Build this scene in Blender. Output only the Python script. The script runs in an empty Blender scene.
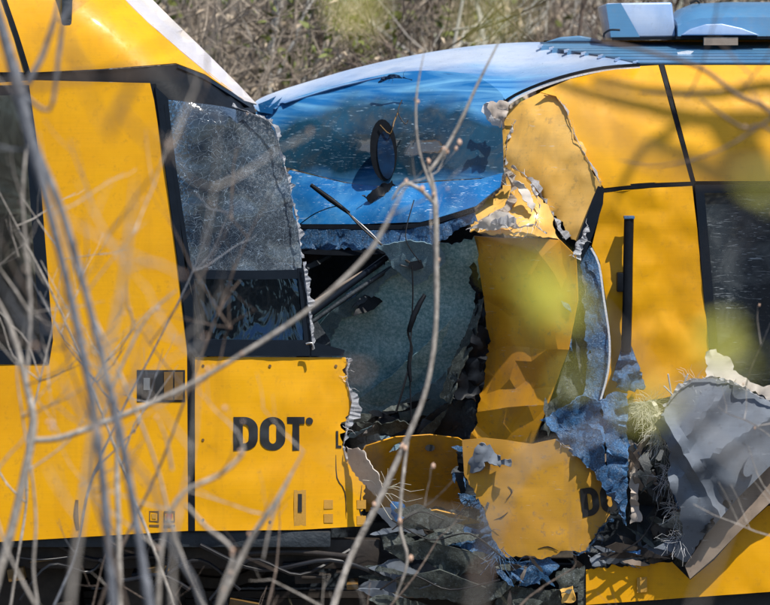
import bpy, bmesh, math, random
import numpy as np
from mathutils import Vector, noise, Matrix
from mathutils.geometry import delaunay_2d_cdt
random.seed(7)
R = math.radians
SC = bpy.context.scene
COL = SC.collection

# ------------------------------------------------------------------ camera
DIST, SPAN, PITCH = 20.0, 3.85, R(3.0)
TARGET = Vector((0, 0, 1.9))
CAM = TARGET + Vector((0, -DIST * math.cos(PITCH), DIST * math.sin(PITCH)))
FWD = (TARGET - CAM).normalized()
RIGHT = Vector((1, 0, 0))
UP = RIGHT.cross(FWD).normalized()
cd = bpy.data.cameras.new('camera')
cd.sensor_fit = 'HORIZONTAL'; cd.sensor_width = 36.0
cd.lens = 36.0 * DIST / SPAN
cd.clip_start = 0.05; cd.clip_end = 2000
cd.dof.use_dof = True; cd.dof.focus_distance = DIST - 0.1; cd.dof.aperture_fstop = 2.8
co = bpy.data.objects.new('camera', cd); COL.objects.link(co)
co.location = CAM; co.rotation_euler = (math.pi / 2 - PITCH, 0, 0)
SC.camera = co

# ------------------------------------------------------------------ sky and sun
SUN_EL, SUN_AZ = R(58), R(38)          # azimuth measured from the camera side (-Y) towards +X
SUN = Vector((math.sin(SUN_AZ) * math.cos(SUN_EL), -math.cos(SUN_AZ) * math.cos(SUN_EL), math.sin(SUN_EL)))
w = bpy.data.worlds.new('World'); SC.world = w; w.use_nodes = True
nt = w.node_tree
sky = nt.nodes.new('ShaderNodeTexSky'); sky.sky_type = 'NISHITA'; sky.sun_disc = False
sky.sun_elevation = SUN_EL
sky.sun_rotation = math.pi - SUN_AZ
sky.air_density = 1.0; sky.dust_density = 0.6; sky.ozone_density = 1.6
nt.links.new(sky.outputs[0], nt.nodes['Background'].inputs[0])
nt.nodes['Background'].inputs[1].default_value = 0.12
sd = bpy.data.lights.new('sun', 'SUN'); sd.energy = 4.9; sd.angle = R(0.55); sd.color = (1.0, 0.95, 0.86)
so = bpy.data.objects.new('sun', sd); COL.objects.link(so)
so.rotation_euler = SUN.to_track_quat('Z', 'Y').to_euler(); so.location = (3, -8, 14)
vs = SC.view_settings
vs.view_transform = 'Standard'; vs.look = 'None'; vs.gamma = 1.0; vs.exposure = 0.13
SC.render.engine = 'CYCLES'
SC.cycles.use_denoising = True
SC.cycles.max_bounces = 8; SC.cycles.transparent_max_bounces = 12
SC.cycles.caustics_reflective = False; SC.cycles.caustics_refractive = False


# ------------------------------------------------------------------ pixel -> place
def P(px, py, Y):
    d = FWD + RIGHT * ((px - 385.0) / 770.0 * SPAN / DIST) + UP * ((302.5 - py) / 770.0 * SPAN / DIST)
    return CAM + d * ((Y - CAM.y) / d.y)


# ------------------------------------------------------------------ materials
MAT = {}


class NB:
    def __init__(s, name):
        s.m = bpy.data.materials.new(name); s.m.use_nodes = True
        s.t = s.m.node_tree; s.n = s.t.nodes; s.l = s.t.links
        s.b = s.n['Principled BSDF']; s.out = s.n['Material Output']
        s.tc = s.n.new('ShaderNodeTexCoord')
        MAT[name] = s.m

    def link(s, a, b): s.l.new(a, b)

    def mapping(s, scale=(1, 1, 1), rot=(0, 0, 0)):
        mp = s.n.new('ShaderNodeMapping'); mp.inputs['Scale'].default_value = scale
        mp.inputs['Rotation'].default_value = rot
        s.link(s.tc.outputs['Object'], mp.inputs['Vector']); return mp.outputs[0]

    def noise(s, scale=5, detail=4, rough=.55, vec=None, dist=0):
        x = s.n.new('ShaderNodeTexNoise'); x.inputs['Scale'].default_value = scale
        x.inputs['Detail'].default_value = detail; x.inputs['Roughness'].default_value = rough
        x.inputs['Distortion'].default_value = dist
        s.link(vec or s.tc.outputs['Object'], x.inputs['Vector']); return x.outputs[0]

    def voro(s, scale=30, feature='DISTANCE_TO_EDGE', vec=None, rnd=1):
        x = s.n.new('ShaderNodeTexVoronoi'); x.feature = feature; x.inputs['Scale'].default_value = scale
        x.inputs['Randomness'].default_value = rnd
        s.link(vec or s.tc.outputs['Object'], x.inputs['Vector'])
        return x.outputs['Distance'] if feature == 'DISTANCE_TO_EDGE' else x.outputs['Color']

    def ramp(s, fac, stops, interp='LINEAR'):
        x = s.n.new('ShaderNodeValToRGB'); x.color_ramp.interpolation = interp
        e = x.color_ramp.elements
        while len(e) < len(stops): e.new(0.5)
        for i, (p, c) in enumerate(stops):
            e[i].position = p
            e[i].color = (c, c, c, 1) if isinstance(c, (int, float)) else (*c, 1)
        s.link(fac, x.inputs[0]); return x.outputs[0]

    def mix(s, fac, a, b, mode='MIX'):
        x = s.n.new('ShaderNodeMix'); x.data_type = 'RGBA'; x.blend_type = mode
        for v, i in ((fac, 0), (a, 6), (b, 7)):
            if isinstance(v, (int, float)): x.inputs[i].default_value = v
            elif isinstance(v, tuple): x.inputs[i].default_value = (*v, 1)
            else: s.link(v, x.inputs[i])
        return x.outputs[2]

    def math(s, op, a, b=0.0):
        x = s.n.new('ShaderNodeMath'); x.operation = op
        for v, i in ((a, 0), (b, 1)):
            if isinstance(v, (int, float)): x.inputs[i].default_value = v
            else: s.link(v, x.inputs[i])
        return x.outputs[0]

    def bump(s, h, strength=.3, dist=.01):
        x = s.n.new('ShaderNodeBump'); x.inputs['Strength'].default_value = strength
        x.inputs['Distance'].default_value = dist
        s.link(h, x.inputs['Height']); s.link(x.outputs[0], s.b.inputs['Normal']); return x

    def set(s, **k):
        for a, v in k.items():
            i = s.b.inputs[a.replace('_', ' ')]
            if isinstance(v, (int, float)): i.default_value = v
            elif isinstance(v, tuple): i.default_value = (*v, 1) if len(v) == 3 else v
            else: s.link(v, i)


def mat_paint(name, col, col2, rough=.32, dirt=(.25, .17, .08), dirt_amt=.5, scratch=.15, scr_col=(.75, .72, .68), coat=.3, spec=.35):
    n = NB(name)
    n.b.inputs['Specular IOR Level'].default_value = spec
    big = n.noise(1.7, 5, .6)
    c = n.mix(n.ramp(big, [(.38, 0), (.62, 1)]), col, col2)
    brush = n.noise(1, 3, .6, n.mapping((2.2, 2.2, 190)))
    c = n.mix(n.math('MULTIPLY', n.ramp(brush, [(.42, 0), (.75, 1)]), .26), c, tuple(x * .72 for x in col))
    specks = n.ramp(n.noise(70, 5, .7), [(.66, 0), (.72, 1)])
    c = n.mix(n.math('MULTIPLY', specks, dirt_amt * .9), c, tuple(x * .5 for x in dirt))
    smear = n.noise(3.1, 6, .7, n.mapping((1, 1, .45)), .7)
    c = n.mix(n.math('MULTIPLY', n.ramp(smear, [(.50, 0), (.74, 1)]), dirt_amt * .55), c, dirt)
    spots = n.noise(26, 6, .72)
    c = n.mix(n.math('MULTIPLY', n.ramp(spots, [(.56, 0), (.74, 1)]), dirt_amt), c, dirt)
    streak = n.noise(1, 4, .62, n.mapping((9, 9, .8)))
    c = n.mix(n.math('MULTIPLY', n.ramp(streak, [(.55, 0), (.8, 1)]), dirt_amt * .6), c, dirt)
    scv = n.noise(1, 5, .7, n.mapping((9, 9, 70), (0, R(28), 0)))
    c = n.mix(n.math('MULTIPLY', n.ramp(scv, [(.64, 0), (.70, 1)]), scratch), c, scr_col)
    n.set(Base_Color=c, Roughness=n.ramp(spots, [(.3, rough), (.8, min(1, rough + .35))]), Coat_Weight=coat, Coat_Roughness=.15)
    h = n.math('ADD', n.math('MULTIPLY', n.noise(2.6, 3, .5), 1.0), n.math('MULTIPLY', brush, .03))
    n.bump(h, .16, .03)
    return n.m


Y1, Y2 = (.83, .405, .003), (.76, .35, .002)
mat_paint('yellow_paint', Y1, Y2, .34, dirt=(.36, .17, .02), dirt_amt=.42, scratch=.07, scr_col=(.75, .55, .25), coat=.12, spec=.3)
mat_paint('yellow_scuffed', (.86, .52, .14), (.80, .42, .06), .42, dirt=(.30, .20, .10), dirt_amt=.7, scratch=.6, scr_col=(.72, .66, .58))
mat_paint('yellow_grimy', (.86, .40, .012), (.66, .28, .02), .36, dirt=(.26, .15, .08), dirt_amt=.9, scratch=.75, scr_col=(.66, .54, .42))
mat_paint('roof_silver', (.54, .63, .80), (.26, .42, .70), .24, dirt=(.2, .26, .36), dirt_amt=.45, scratch=.35, coat=.5)  # blue part of this silver is sky reflection put into the colour
MAT['roof_silver'].node_tree.nodes['Principled BSDF'].inputs['Metallic'].default_value = .2
mat_paint('yellow_skirt', (.60, .31, .03), (.50, .25, .05), .45, dirt=(.24, .17, .11), dirt_amt=.9, scratch=.6, scr_col=(.6, .5, .4))  # yellow darkened in the colour for weaker light on the skirt, plus dirt
mat_paint('glare_pale', (.66, .62, .64), (.74, .66, .56), .3, dirt=(.5, .42, .3), dirt_amt=.4, scratch=.3, coat=.4)
mat_paint('roof_dark', (.025, .075, .14), (.035, .09, .16), .35, dirt=(.1, .12, .15), dirt_amt=.4, scratch=.2, scr_col=(.3, .4, .5), coat=.2)  # gaps between the light-catching ribs are darkened in the colour
mat_paint('roof_sky_blue', (.10, .26, .44), (.07, .21, .40), .28, dirt=(.2, .22, .25), dirt_amt=.35, scratch=.35, scr_col=(.55, .65, .75), coat=.4)  # grey metal coloured blue for the sky it mirrors
def mat_scratched(name, a_, b_, haze, scr, rough=.15, amt=.8, hz=.5, spec=.5):
    """glossy skin raked by long thin scratches in several directions"""
    n = NB(name); n.b.inputs['Specular IOR Level'].default_value = spec
    c = n.mix(n.ramp(n.noise(2.3, 4, .6), [(.38, 0), (.62, 1)]), a_, b_)
    c = n.mix(n.math('MULTIPLY', n.ramp(n.noise(6, 6, .68, None, .8), [(.46, 0), (.70, 1)]), hz), c, haze)
    f = None
    for k, (rot, sc, th) in enumerate((((0, R(38), 0), (13, 13, 150), .64), ((0, R(-52), 0), (12, 12, 150), .65), ((0, R(72), 0), (14, 14, 170), .65), ((0, R(-20), 0), (9, 9, 120), .655), ((0, R(8), 0), (.9, .9, 34), .72))):
        q = n.ramp(n.noise(1, 3, .55, n.mapping(sc, rot), 1.1), [(th, 0), (th + .05, 1)])
        q = n.math('MULTIPLY', q, n.ramp(n.noise(3.2 + k * 1.1, 3, .6), [(.50, 0), (.60, 1)]))
        f = q if f is None else n.math('MAXIMUM', f, q)
    c = n.mix(n.math('MULTIPLY', f, amt), c, scr)
    fl = n.ramp(n.noise(85, 4, .7), [(.66, 0), (.72, 1)])
    c = n.mix(n.math('MULTIPLY', fl, amt * .7), c, scr)
    n.set(Base_Color=c, Roughness=n.ramp(f, [(0, rough), (1, .6)]), Coat_Weight=.25, Coat_Roughness=.05)
    n.bump(n.noise(3, 4, .5), .25, .03)
mat_scratched('blue_panel', (.010, .12, .36), (.02, .19, .50), (.10, .32, .58), (.62, .78, .94), .16, .95, .7)
mat_scratched('glass_windscreen', (.007, .036, .070), (.016, .075, .135), (.075, .085, .085), (.42, .60, .76), .05, .65, .7, .7)  # dark base and grey-brown patches paint the mirrored trees, scratches are real
n_ = MAT['glass_windscreen'].node_tree  # upper and lower blue bands with pale streaks paint the reflected sky
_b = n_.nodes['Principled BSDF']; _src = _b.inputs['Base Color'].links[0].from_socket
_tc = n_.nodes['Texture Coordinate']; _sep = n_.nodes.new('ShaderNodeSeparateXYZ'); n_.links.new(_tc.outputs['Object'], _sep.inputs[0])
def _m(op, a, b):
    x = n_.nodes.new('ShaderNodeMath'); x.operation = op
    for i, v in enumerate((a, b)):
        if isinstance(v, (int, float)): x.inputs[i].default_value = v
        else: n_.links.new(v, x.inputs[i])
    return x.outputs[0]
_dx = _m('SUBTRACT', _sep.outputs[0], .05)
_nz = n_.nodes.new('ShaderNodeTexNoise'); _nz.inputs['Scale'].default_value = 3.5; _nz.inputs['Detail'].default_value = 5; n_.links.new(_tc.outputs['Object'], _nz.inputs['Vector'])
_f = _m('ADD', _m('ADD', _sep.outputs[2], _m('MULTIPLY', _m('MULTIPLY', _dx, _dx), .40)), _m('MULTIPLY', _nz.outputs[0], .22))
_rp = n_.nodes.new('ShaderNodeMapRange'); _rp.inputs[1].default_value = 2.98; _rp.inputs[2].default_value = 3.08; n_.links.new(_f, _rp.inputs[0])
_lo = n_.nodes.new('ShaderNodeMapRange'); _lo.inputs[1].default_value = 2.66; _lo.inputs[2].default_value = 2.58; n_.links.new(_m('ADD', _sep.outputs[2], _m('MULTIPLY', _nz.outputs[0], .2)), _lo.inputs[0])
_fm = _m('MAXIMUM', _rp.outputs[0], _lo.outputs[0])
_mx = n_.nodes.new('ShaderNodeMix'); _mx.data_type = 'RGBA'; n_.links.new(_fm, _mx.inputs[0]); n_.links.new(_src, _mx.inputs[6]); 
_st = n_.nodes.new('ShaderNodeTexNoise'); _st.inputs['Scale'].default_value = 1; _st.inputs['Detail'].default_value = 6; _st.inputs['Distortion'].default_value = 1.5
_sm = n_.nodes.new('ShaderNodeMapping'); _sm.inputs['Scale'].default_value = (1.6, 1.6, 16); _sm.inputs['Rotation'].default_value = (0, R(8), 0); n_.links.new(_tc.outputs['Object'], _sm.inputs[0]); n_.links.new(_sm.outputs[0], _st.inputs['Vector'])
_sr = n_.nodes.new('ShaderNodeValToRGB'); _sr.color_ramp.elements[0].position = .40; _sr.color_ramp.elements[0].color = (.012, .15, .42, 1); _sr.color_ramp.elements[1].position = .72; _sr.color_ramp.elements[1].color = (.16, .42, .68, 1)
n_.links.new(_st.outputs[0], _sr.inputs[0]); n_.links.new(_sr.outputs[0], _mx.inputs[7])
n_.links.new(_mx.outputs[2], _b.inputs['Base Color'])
mat_paint('cap_paint_sheen', (.60, .67, .80), (.34, .48, .74), .22, dirt=(.2, .26, .36), dirt_amt=.4, scratch=.35, coat=.5)  # blue sky sheen is painted into the cap colour below its ridge
n_ = MAT['cap_paint_sheen'].node_tree; _b = n_.nodes['Principled BSDF']; _src = _b.inputs['Base Color'].links[0].from_socket
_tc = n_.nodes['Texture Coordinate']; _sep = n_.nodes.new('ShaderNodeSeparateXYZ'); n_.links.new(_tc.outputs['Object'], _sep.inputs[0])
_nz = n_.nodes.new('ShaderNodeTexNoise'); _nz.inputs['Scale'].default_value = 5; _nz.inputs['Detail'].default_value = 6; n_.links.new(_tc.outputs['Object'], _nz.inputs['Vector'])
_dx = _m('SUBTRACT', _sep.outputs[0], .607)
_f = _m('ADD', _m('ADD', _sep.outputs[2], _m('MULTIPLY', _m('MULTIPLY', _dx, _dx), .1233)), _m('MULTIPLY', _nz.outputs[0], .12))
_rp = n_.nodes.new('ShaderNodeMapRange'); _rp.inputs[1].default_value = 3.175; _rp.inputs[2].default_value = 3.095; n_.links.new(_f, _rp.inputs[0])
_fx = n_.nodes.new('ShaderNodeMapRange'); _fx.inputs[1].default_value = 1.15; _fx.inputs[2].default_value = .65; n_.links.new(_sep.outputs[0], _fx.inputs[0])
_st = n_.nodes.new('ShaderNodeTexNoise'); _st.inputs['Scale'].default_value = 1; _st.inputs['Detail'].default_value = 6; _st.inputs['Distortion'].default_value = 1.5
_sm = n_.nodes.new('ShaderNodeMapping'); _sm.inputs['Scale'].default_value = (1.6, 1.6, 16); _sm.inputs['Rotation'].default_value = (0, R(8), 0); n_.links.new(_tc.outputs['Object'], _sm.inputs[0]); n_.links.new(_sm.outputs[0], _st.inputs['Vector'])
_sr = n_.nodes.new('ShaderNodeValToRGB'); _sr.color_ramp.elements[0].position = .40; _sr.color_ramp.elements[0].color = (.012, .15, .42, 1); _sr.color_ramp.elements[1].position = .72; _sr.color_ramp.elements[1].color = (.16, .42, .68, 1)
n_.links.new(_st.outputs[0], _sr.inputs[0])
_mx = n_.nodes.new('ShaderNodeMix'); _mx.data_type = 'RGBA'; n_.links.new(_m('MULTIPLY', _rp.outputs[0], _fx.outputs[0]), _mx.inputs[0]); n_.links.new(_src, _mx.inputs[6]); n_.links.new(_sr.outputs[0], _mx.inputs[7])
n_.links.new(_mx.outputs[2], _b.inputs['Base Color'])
mat_scratched('cab_glass', (.012, .020, .030), (.030, .042, .055), (.11, .125, .135), (.50, .55, .60), .10, .55, .8, .5)
def mat_mottled(name, dark, mid, light, rough=.55, sc=14, fleck=.62, grain=(1, 1, 1)):
    """frayed laminate: dark resin, mid skin, pale flecks"""
    n = NB(name); v = n.mapping(grain)
    a_ = n.noise(sc, 8, .72, v, .6); b_ = n.noise(sc * 3.4, 8, .75, v); g_ = n.noise(sc * .35, 5, .6, v)
    c = n.mix(n.ramp(a_, [(.40, 0), (.60, 1)]), dark, mid)
    f = n.math('MULTIPLY', n.ramp(b_, [(fleck - .08, 0), (fleck + .06, 1)]), n.ramp(g_, [(.38, .15), (.62, 1)]))
    c = n.mix(f, c, light)
    n.set(Base_Color=c, Roughness=rough); n.bump(n.math('ADD', a_, b_), .55, .012)
mat_mottled('blue_torn', (.018, .050, .11), (.04, .15, .34), (.34, .50, .72), .35, 36, .60)
mat_mottled('torn_sheet', (.12, .22, .28), (.20, .31, .37), (.5, .58, .62), .4, 40, .62)
mat_paint('grey_composite', (.14, .165, .205), (.20, .225, .265), .5, dirt=(.10, .105, .12), dirt_amt=.85, scratch=.55, scr_col=(.45, .47, .50), coat=0, spec=.2)
mat_paint('pale_flap', (.52, .44, .38), (.62, .58, .52), .6, dirt=(.25, .2, .17), dirt_amt=.6, scratch=.4, coat=0)
mat_mottled('mossy_sheet', (.03, .036, .032), (.085, .10, .09), (.24, .29, .32), .5, 20, .62)
mat_paint('brown_lip', (.26, .20, .15), (.32, .25, .20), .5, dirt=(.1, .08, .06), dirt_amt=.7, scratch=.3, coat=.0)

n = NB('black_rubber'); n.set(Base_Color=n.mix(n.noise(30, 4), (.004, .005, .007), (.012, .015, .021)), Roughness=.45, Specular_IOR_Level=.14); n.bump(n.noise(60, 4), .2, .003)
n = NB('black_frame'); n.set(Base_Color=n.mix(n.noise(14, 5), (.004, .007, .013), (.010, .016, .027)), Roughness=.34, Specular_IOR_Level=.18); n.bump(n.noise(9, 3), .2, .01)
n = NB('letter_black'); n.set(Base_Color=n.mix(n.noise(40, 4), (.015, .016, .018), (.03, .03, .032)), Roughness=.35)
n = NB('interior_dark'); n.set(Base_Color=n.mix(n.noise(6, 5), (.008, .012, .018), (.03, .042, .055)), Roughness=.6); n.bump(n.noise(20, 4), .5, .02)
n = NB('torn_white'); n.set(Base_Color=n.mix(n.noise(45, 4), (.55, .58, .66), (.80, .79, .78)), Roughness=.7); n.bump(n.noise(90, 3), .6, .004)
n = NB('fibre'); n.set(Base_Color=n.mix(n.noise(30, 3), (.62, .60, .45), (.80, .78, .68)), Roughness=.8)
n = NB('steel_dark'); n.set(Base_Color=n.mix(n.noise(18, 6), (.012, .012, .014), (.07, .055, .045)), Roughness=.55, Metallic=.3); n.bump(n.noise(40, 4), .4, .004)
n = NB('steel_bright'); n.set(Base_Color=n.mix(n.noise(25, 5), (.30, .30, .31), (.48, .48, .48)), Roughness=.35, Metallic=.8)
n = NB('cable'); n.set(Base_Color=(.012, .013, .017), Roughness=.4)
n = NB('copper_wire'); n.set(Base_Color=(.5, .30, .16), Roughness=.5)
n = NB('hatch_brown'); n.set(Base_Color=n.mix(n.noise(60, 4), (.10, .06, .025), (.24, .13, .03)), Roughness=.5)
n = NB('sticker'); n.set(Base_Color=n.mix(n.noise(130, 2), (.40, .21, .03), (.60, .32, .05)), Roughness=.5)
n = NB('red_mark'); n.set(Base_Color=(.55, .08, .03), Roughness=.5)


def mat_glass(name, tint, crack_scale, crack_amt, crack_col, rough=.06, gloss=.35, bump=(3, .1, .02), frost=.0, stretch=(1, 1, 1), gcol=(.85, .92, 1), wave=None):
    """dark safety glass: see-through tint + mirror film, white diffuse where it is crazed"""
    n = NB(name)
    b = n.n.new('ShaderNodeBump'); b.inputs['Strength'].default_value = bump[1]; b.inputs['Distance'].default_value = bump[2]
    n.link(n.noise(bump[0], 3, .5, n.mapping(stretch), 1.2), b.inputs['Height'])
    if wave:
        wv = n.n.new('ShaderNodeTexWave'); wv.inputs['Scale'].default_value = wave[0]; wv.inputs['Distortion'].default_value = wave[1]; wv.inputs['Detail'].default_value = .6; wv.inputs['Detail Scale'].default_value = .7; wv.inputs['Phase Offset'].default_value = 1.7
        n.link(n.mapping((1, .2, .35), (0, R(14), 0)), wv.inputs['Vector']); n.link(wv.outputs['Fac'], b.inputs['Height'])
    tr = n.n.new('ShaderNodeBsdfTransparent'); tr.inputs[0].default_value = (*tint, 1)
    gl = n.n.new('ShaderNodeBsdfGlossy'); gl.inputs['Roughness'].default_value = rough; gl.inputs['Color'].default_value = (*gcol, 1)
    n.link(b.outputs[0], gl.inputs['Normal'])
    fr = n.n.new('ShaderNodeFresnel'); fr.inputs[0].default_value = 1.5; n.link(b.outputs[0], fr.inputs['Normal'])
    mx = n.n.new('ShaderNodeMixShader'); n.link(n.math('MAXIMUM', fr.outputs[0], gloss), mx.inputs[0])
    n.link(tr.outputs[0], mx.inputs[1]); n.link(gl.outputs[0], mx.inputs[2])
    df = n.n.new('ShaderNodeBsdfDiffuse')
    n.link(n.mix(n.noise(9, 4), tuple(x * .55 for x in crack_col), crack_col), df.inputs[0])
    wob = n.mix(.12, n.tc.outputs['Object'], n.noise(7, 3), 'ADD')
    v1 = n.ramp(n.voro(crack_scale, vec=wob), [(.0, 1), (.06, 0)])
    v2 = n.ramp(n.voro(crack_scale * 3.1, vec=wob), [(.0, 1), (.10, 0)])
    zone = n.ramp(n.noise(3.2, 4, .6), [(.40, 0), (.66, 1)])
    zone2 = n.ramp(n.noise(24, 6, .75), [(.42, 0), (.75, 1)])
    f = n.math('MAXIMUM', n.math('MULTIPLY', v1, .8), n.math('MULTIPLY', v2, zone))
    f = n.math('ADD', n.math('MULTIPLY', f, crack_amt), n.math('MULTIPLY', n.math('MULTIPLY', zone2, zone), frost))
    f = n.math('MINIMUM', f, .97)
    m2 = n.n.new('ShaderNodeMixShader'); n.link(f, m2.inputs[0]); n.link(mx.outputs[0], m2.inputs[1]); n.link(df.outputs[0], m2.inputs[2])
    n.link(m2.outputs[0], n.out.inputs[0]); n.n.remove(n.b)
    return n.m


n = NB('glass_crazed')
sx_ = n.n.new('ShaderNodeSeparateXYZ'); n.link(n.tc.outputs['Object'], sx_.inputs[0])
edge_ = n.math('ADD', sx_.outputs[0], n.math('MULTIPLY', n.math('SUBTRACT', n.noise(3.4, 6, .7), .5), 1.7))
pos_ = n.math('ADD', n.math('MULTIPLY', edge_, .5), 1.0)
near_ = n.ramp(pos_, [(.64, 0), (.80, .55), (.92, 1)])
rim_ = n.ramp(n.math('ADD', n.math('MULTIPLY', sx_.outputs[0], .5), 1.0), [(.46, 1), (.53, 0)])
powder_ = n.ramp(n.noise(75, 6, .8), [(.50, 0), (.60, 1)])
warp_ = n.mix(.34, n.tc.outputs['Object'], n.noise(6, 4), 'ADD')
web_ = n.ramp(n.voro(21, vec=warp_), [(0, 1), (.018, 0)])
web2_ = n.math('MULTIPLY', n.ramp(n.voro(130, vec=warp_), [(0, 1), (.05, 0)]), n.ramp(n.noise(4, 4, .6), [(.45, 0), (.6, 1)]))
c_ = n.mix(n.ramp(n.noise(4.5, 5, .65), [(.4, 0), (.6, 1)]), (.006, .016, .034), (.030, .042, .058))
c_ = n.mix(n.math('MULTIPLY', rim_, n.math('MULTIPLY', powder_, .8)), c_, (.06, .20, .42))
c_ = n.mix(n.math('MULTIPLY', near_, .28), c_, (.20, .27, .35))
c_ = n.mix(n.math('MULTIPLY', near_, n.math('MULTIPLY', powder_, .6)), c_, (.60, .64, .68))
c_ = n.mix(n.math('MULTIPLY', n.math('MAXIMUM', web_, n.math('MULTIPLY', web2_, .8)), .60), c_, (.40, .52, .66))
n.set(Base_Color=c_, Roughness=.10, Coat_Weight=.6, Coat_Roughness=.03); n.bump(n.math('ADD', n.noise(7, 5, .6), n.math('MULTIPLY', web_, .3)), .3, .02)
mat_glass('glass_wavy', (.05, .07, .09), 5, .02, (.4, .45, .5), gloss=.10, frost=.02, bump=(2.2, .55, .05), stretch=(3.2, 1, 1.0), gcol=(.35, .60, 1))
mat_glass('glass_window', (.06, .07, .07), 4, .03, (.35, .35, .33), gloss=.20, frost=.06, bump=(2.2, .12, .03))
mat_glass('glass_scuffed', (.06, .07, .07), 3, .05, (.30, .28, .27), gloss=.16, frost=.30, bump=(4, .3, .03), stretch=(1, 1, .4))
n = NB('glass_teal'); v_ = n.noise(60, 6, .8); z_ = n.noise(4, 5, .6)
n.set(Base_Color=n.mix(n.ramp(v_, [(.42, 0), (.62, 1)]), n.mix(n.ramp(z_, [(.4, 0), (.6, 1)]), (.15, .34, .39), (.22, .42, .46)), n.mix(n.ramp(z_, [(.35, 0), (.65, 1)]), (.40, .66, .72), (.60, .80, .83))), Roughness=.2)
n.bump(v_, .5, .008)
mat_scratched('glass_mirror', (.003, .008, .02), (.008, .05, .14), (.008, .03, .07), (.2, .4, .6), .06, .25)


def mat_bark(name, a, b, rough=.75):
    n = NB(name)
    nz = n.noise(1, 6, .7, n.mapping((70, 70, 22)))
    c = n.mix(n.ramp(nz, [(.36, 0), (.66, 1)]), a, b)
    c = n.mix(n.ramp(n.noise(1, 4, .7, n.mapping((16, 16, 90))), [(.58, 0), (.66, .75)]), c, tuple(x * .45 for x in a))
    c = n.mix(n.ramp(n.noise(14, 5, .7), [(.54, 0), (.70, .8)]), c, tuple(min(1, x * 1.45) for x in b))
    n.set(Base_Color=c, Roughness=rough); n.bump(nz, .8, .006)


mat_bark('bark_grey', (.085, .095, .12), (.24, .25, .28))
mat_bark('bark_pale', (.25, .22, .19), (.54, .49, .44))
mat_bark('bark_brown', (.06, .042, .032), (.20, .15, .12))
mat_bark('bark_back', (.10, .08, .06), (.46, .38, .30))
mat_bark('bark_birch', (.42, .40, .36), (.66, .63, .58))
n = NB('leaf_bud'); n.set(Base_Color=n.mix(n.noise(50, 2), (.70, .68, .07), (.84, .80, .16)), Roughness=.5)
n.b.inputs['Subsurface Weight'].default_value = 0.0
n = NB('bud_pink'); n.set(Base_Color=n.mix(n.noise(50, 2), (.62, .36, .22), (.72, .52, .42)), Roughness=.5)
n = NB('dry_grass'); n.set(Base_Color=n.mix(n.noise(3, 4), (.07, .065, .03), (.26, .23, .13)), Roughness=.8)
n = NB('dry_leaf'); n.set(Base_Color=n.mix(n.noise(14, 4), (.24, .15, .08), (.70, .60, .46)), Roughness=.7)
n = NB('green_leaf'); n.set(Base_Color=n.mix(n.noise(14, 4), (.09, .12, .02), (.22, .24, .06)), Roughness=.6)
n = NB('needle'); n.set(Base_Color=n.mix(n.noise(6, 4), (.012, .022, .016), (.035, .055, .03)), Roughness=.6)
n = NB('soil'); 
n.set(Base_Color=n.mix(n.ramp(n.noise(.8, 8, .7), [(.35, 0), (.65, 1)]), (.04, .03, .02), n.mix(n.noise(9, 6, .7), (.08, .06, .035), (.20, .155, .10))), Roughness=.95)
n.bump(n.noise(6, 8, .75), .9, .15)
n = NB('ballast'); n.set(Base_Color=n.mix(n.voro(40, 'F1'), (.10, .09, .08), (.26, .24, .22), 'MIX'), Roughness=.9); n.bump(n.voro(30), 1, .04)
n = NB('sleeper'); n.set(Base_Color=n.mix(n.noise(12, 4), (.16, .15, .14), (.26, .25, .23)), Roughness=.85)


# ------------------------------------------------------------------ builders
def tag(o, label=None, cat=None, group=None, kind=None):
    for k, v in (('label', label), ('category', cat), ('group', group), ('kind', kind)):
        if v: o[k] = v
    return o


def link(name, me, mat, parent=None):
    me.name = name
    if mat: me.materials.append(MAT[mat])
    o = bpy.data.objects.new(name, me); COL.objects.link(o)
    if parent: 
        o.parent = parent
        o.matrix_parent_inverse = root_of(parent).inverted()
    return o


def root_of(p):
    m = Matrix.Identity(4)
    chain = []
    while p: chain.append(p); p = p.parent
    for q in reversed(chain):
        m = m @ q.matrix_parent_inverse @ Matrix.Translation(q.location) @ q.rotation_euler.to_matrix().to_4x4()
    return m


def empty(name, loc):
    o = bpy.data.objects.new(name, None); COL.objects.link(o); o.location = loc
    o.empty_display_size = .2
    return o


def from_bm(name, bm, mat, parent=None, smooth=True, angle=38):
    me = bpy.data.meshes.new(name)
    if smooth:
        for f in bm.faces: f.smooth = True
    bm.to_mesh(me); bm.free()
    if smooth: me.set_sharp_from_angle(angle=R(angle))
    return link(name, me, mat, parent)


def inside(p, poly):
    x, y = p; r = False; j = len(poly) - 1
    for i in range(len(poly)):
        xi, yi = poly[i]; xj, yj = poly[j]
        if (yi > y) != (yj > y) and x < (xj - xi) * (y - yi) / (yj - yi) + xi: r = not r
        j = i
    return r


def seg_d(p, a, b):
    dx, dy = b[0] - a[0], b[1] - a[1]; L = dx * dx + dy * dy
    t = 0 if L == 0 else max(0, min(1, ((p[0] - a[0]) * dx + (p[1] - a[1]) * dy) / L))
    return math.hypot(p[0] - a[0] - t * dx, p[1] - a[1] - t * dy)


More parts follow.
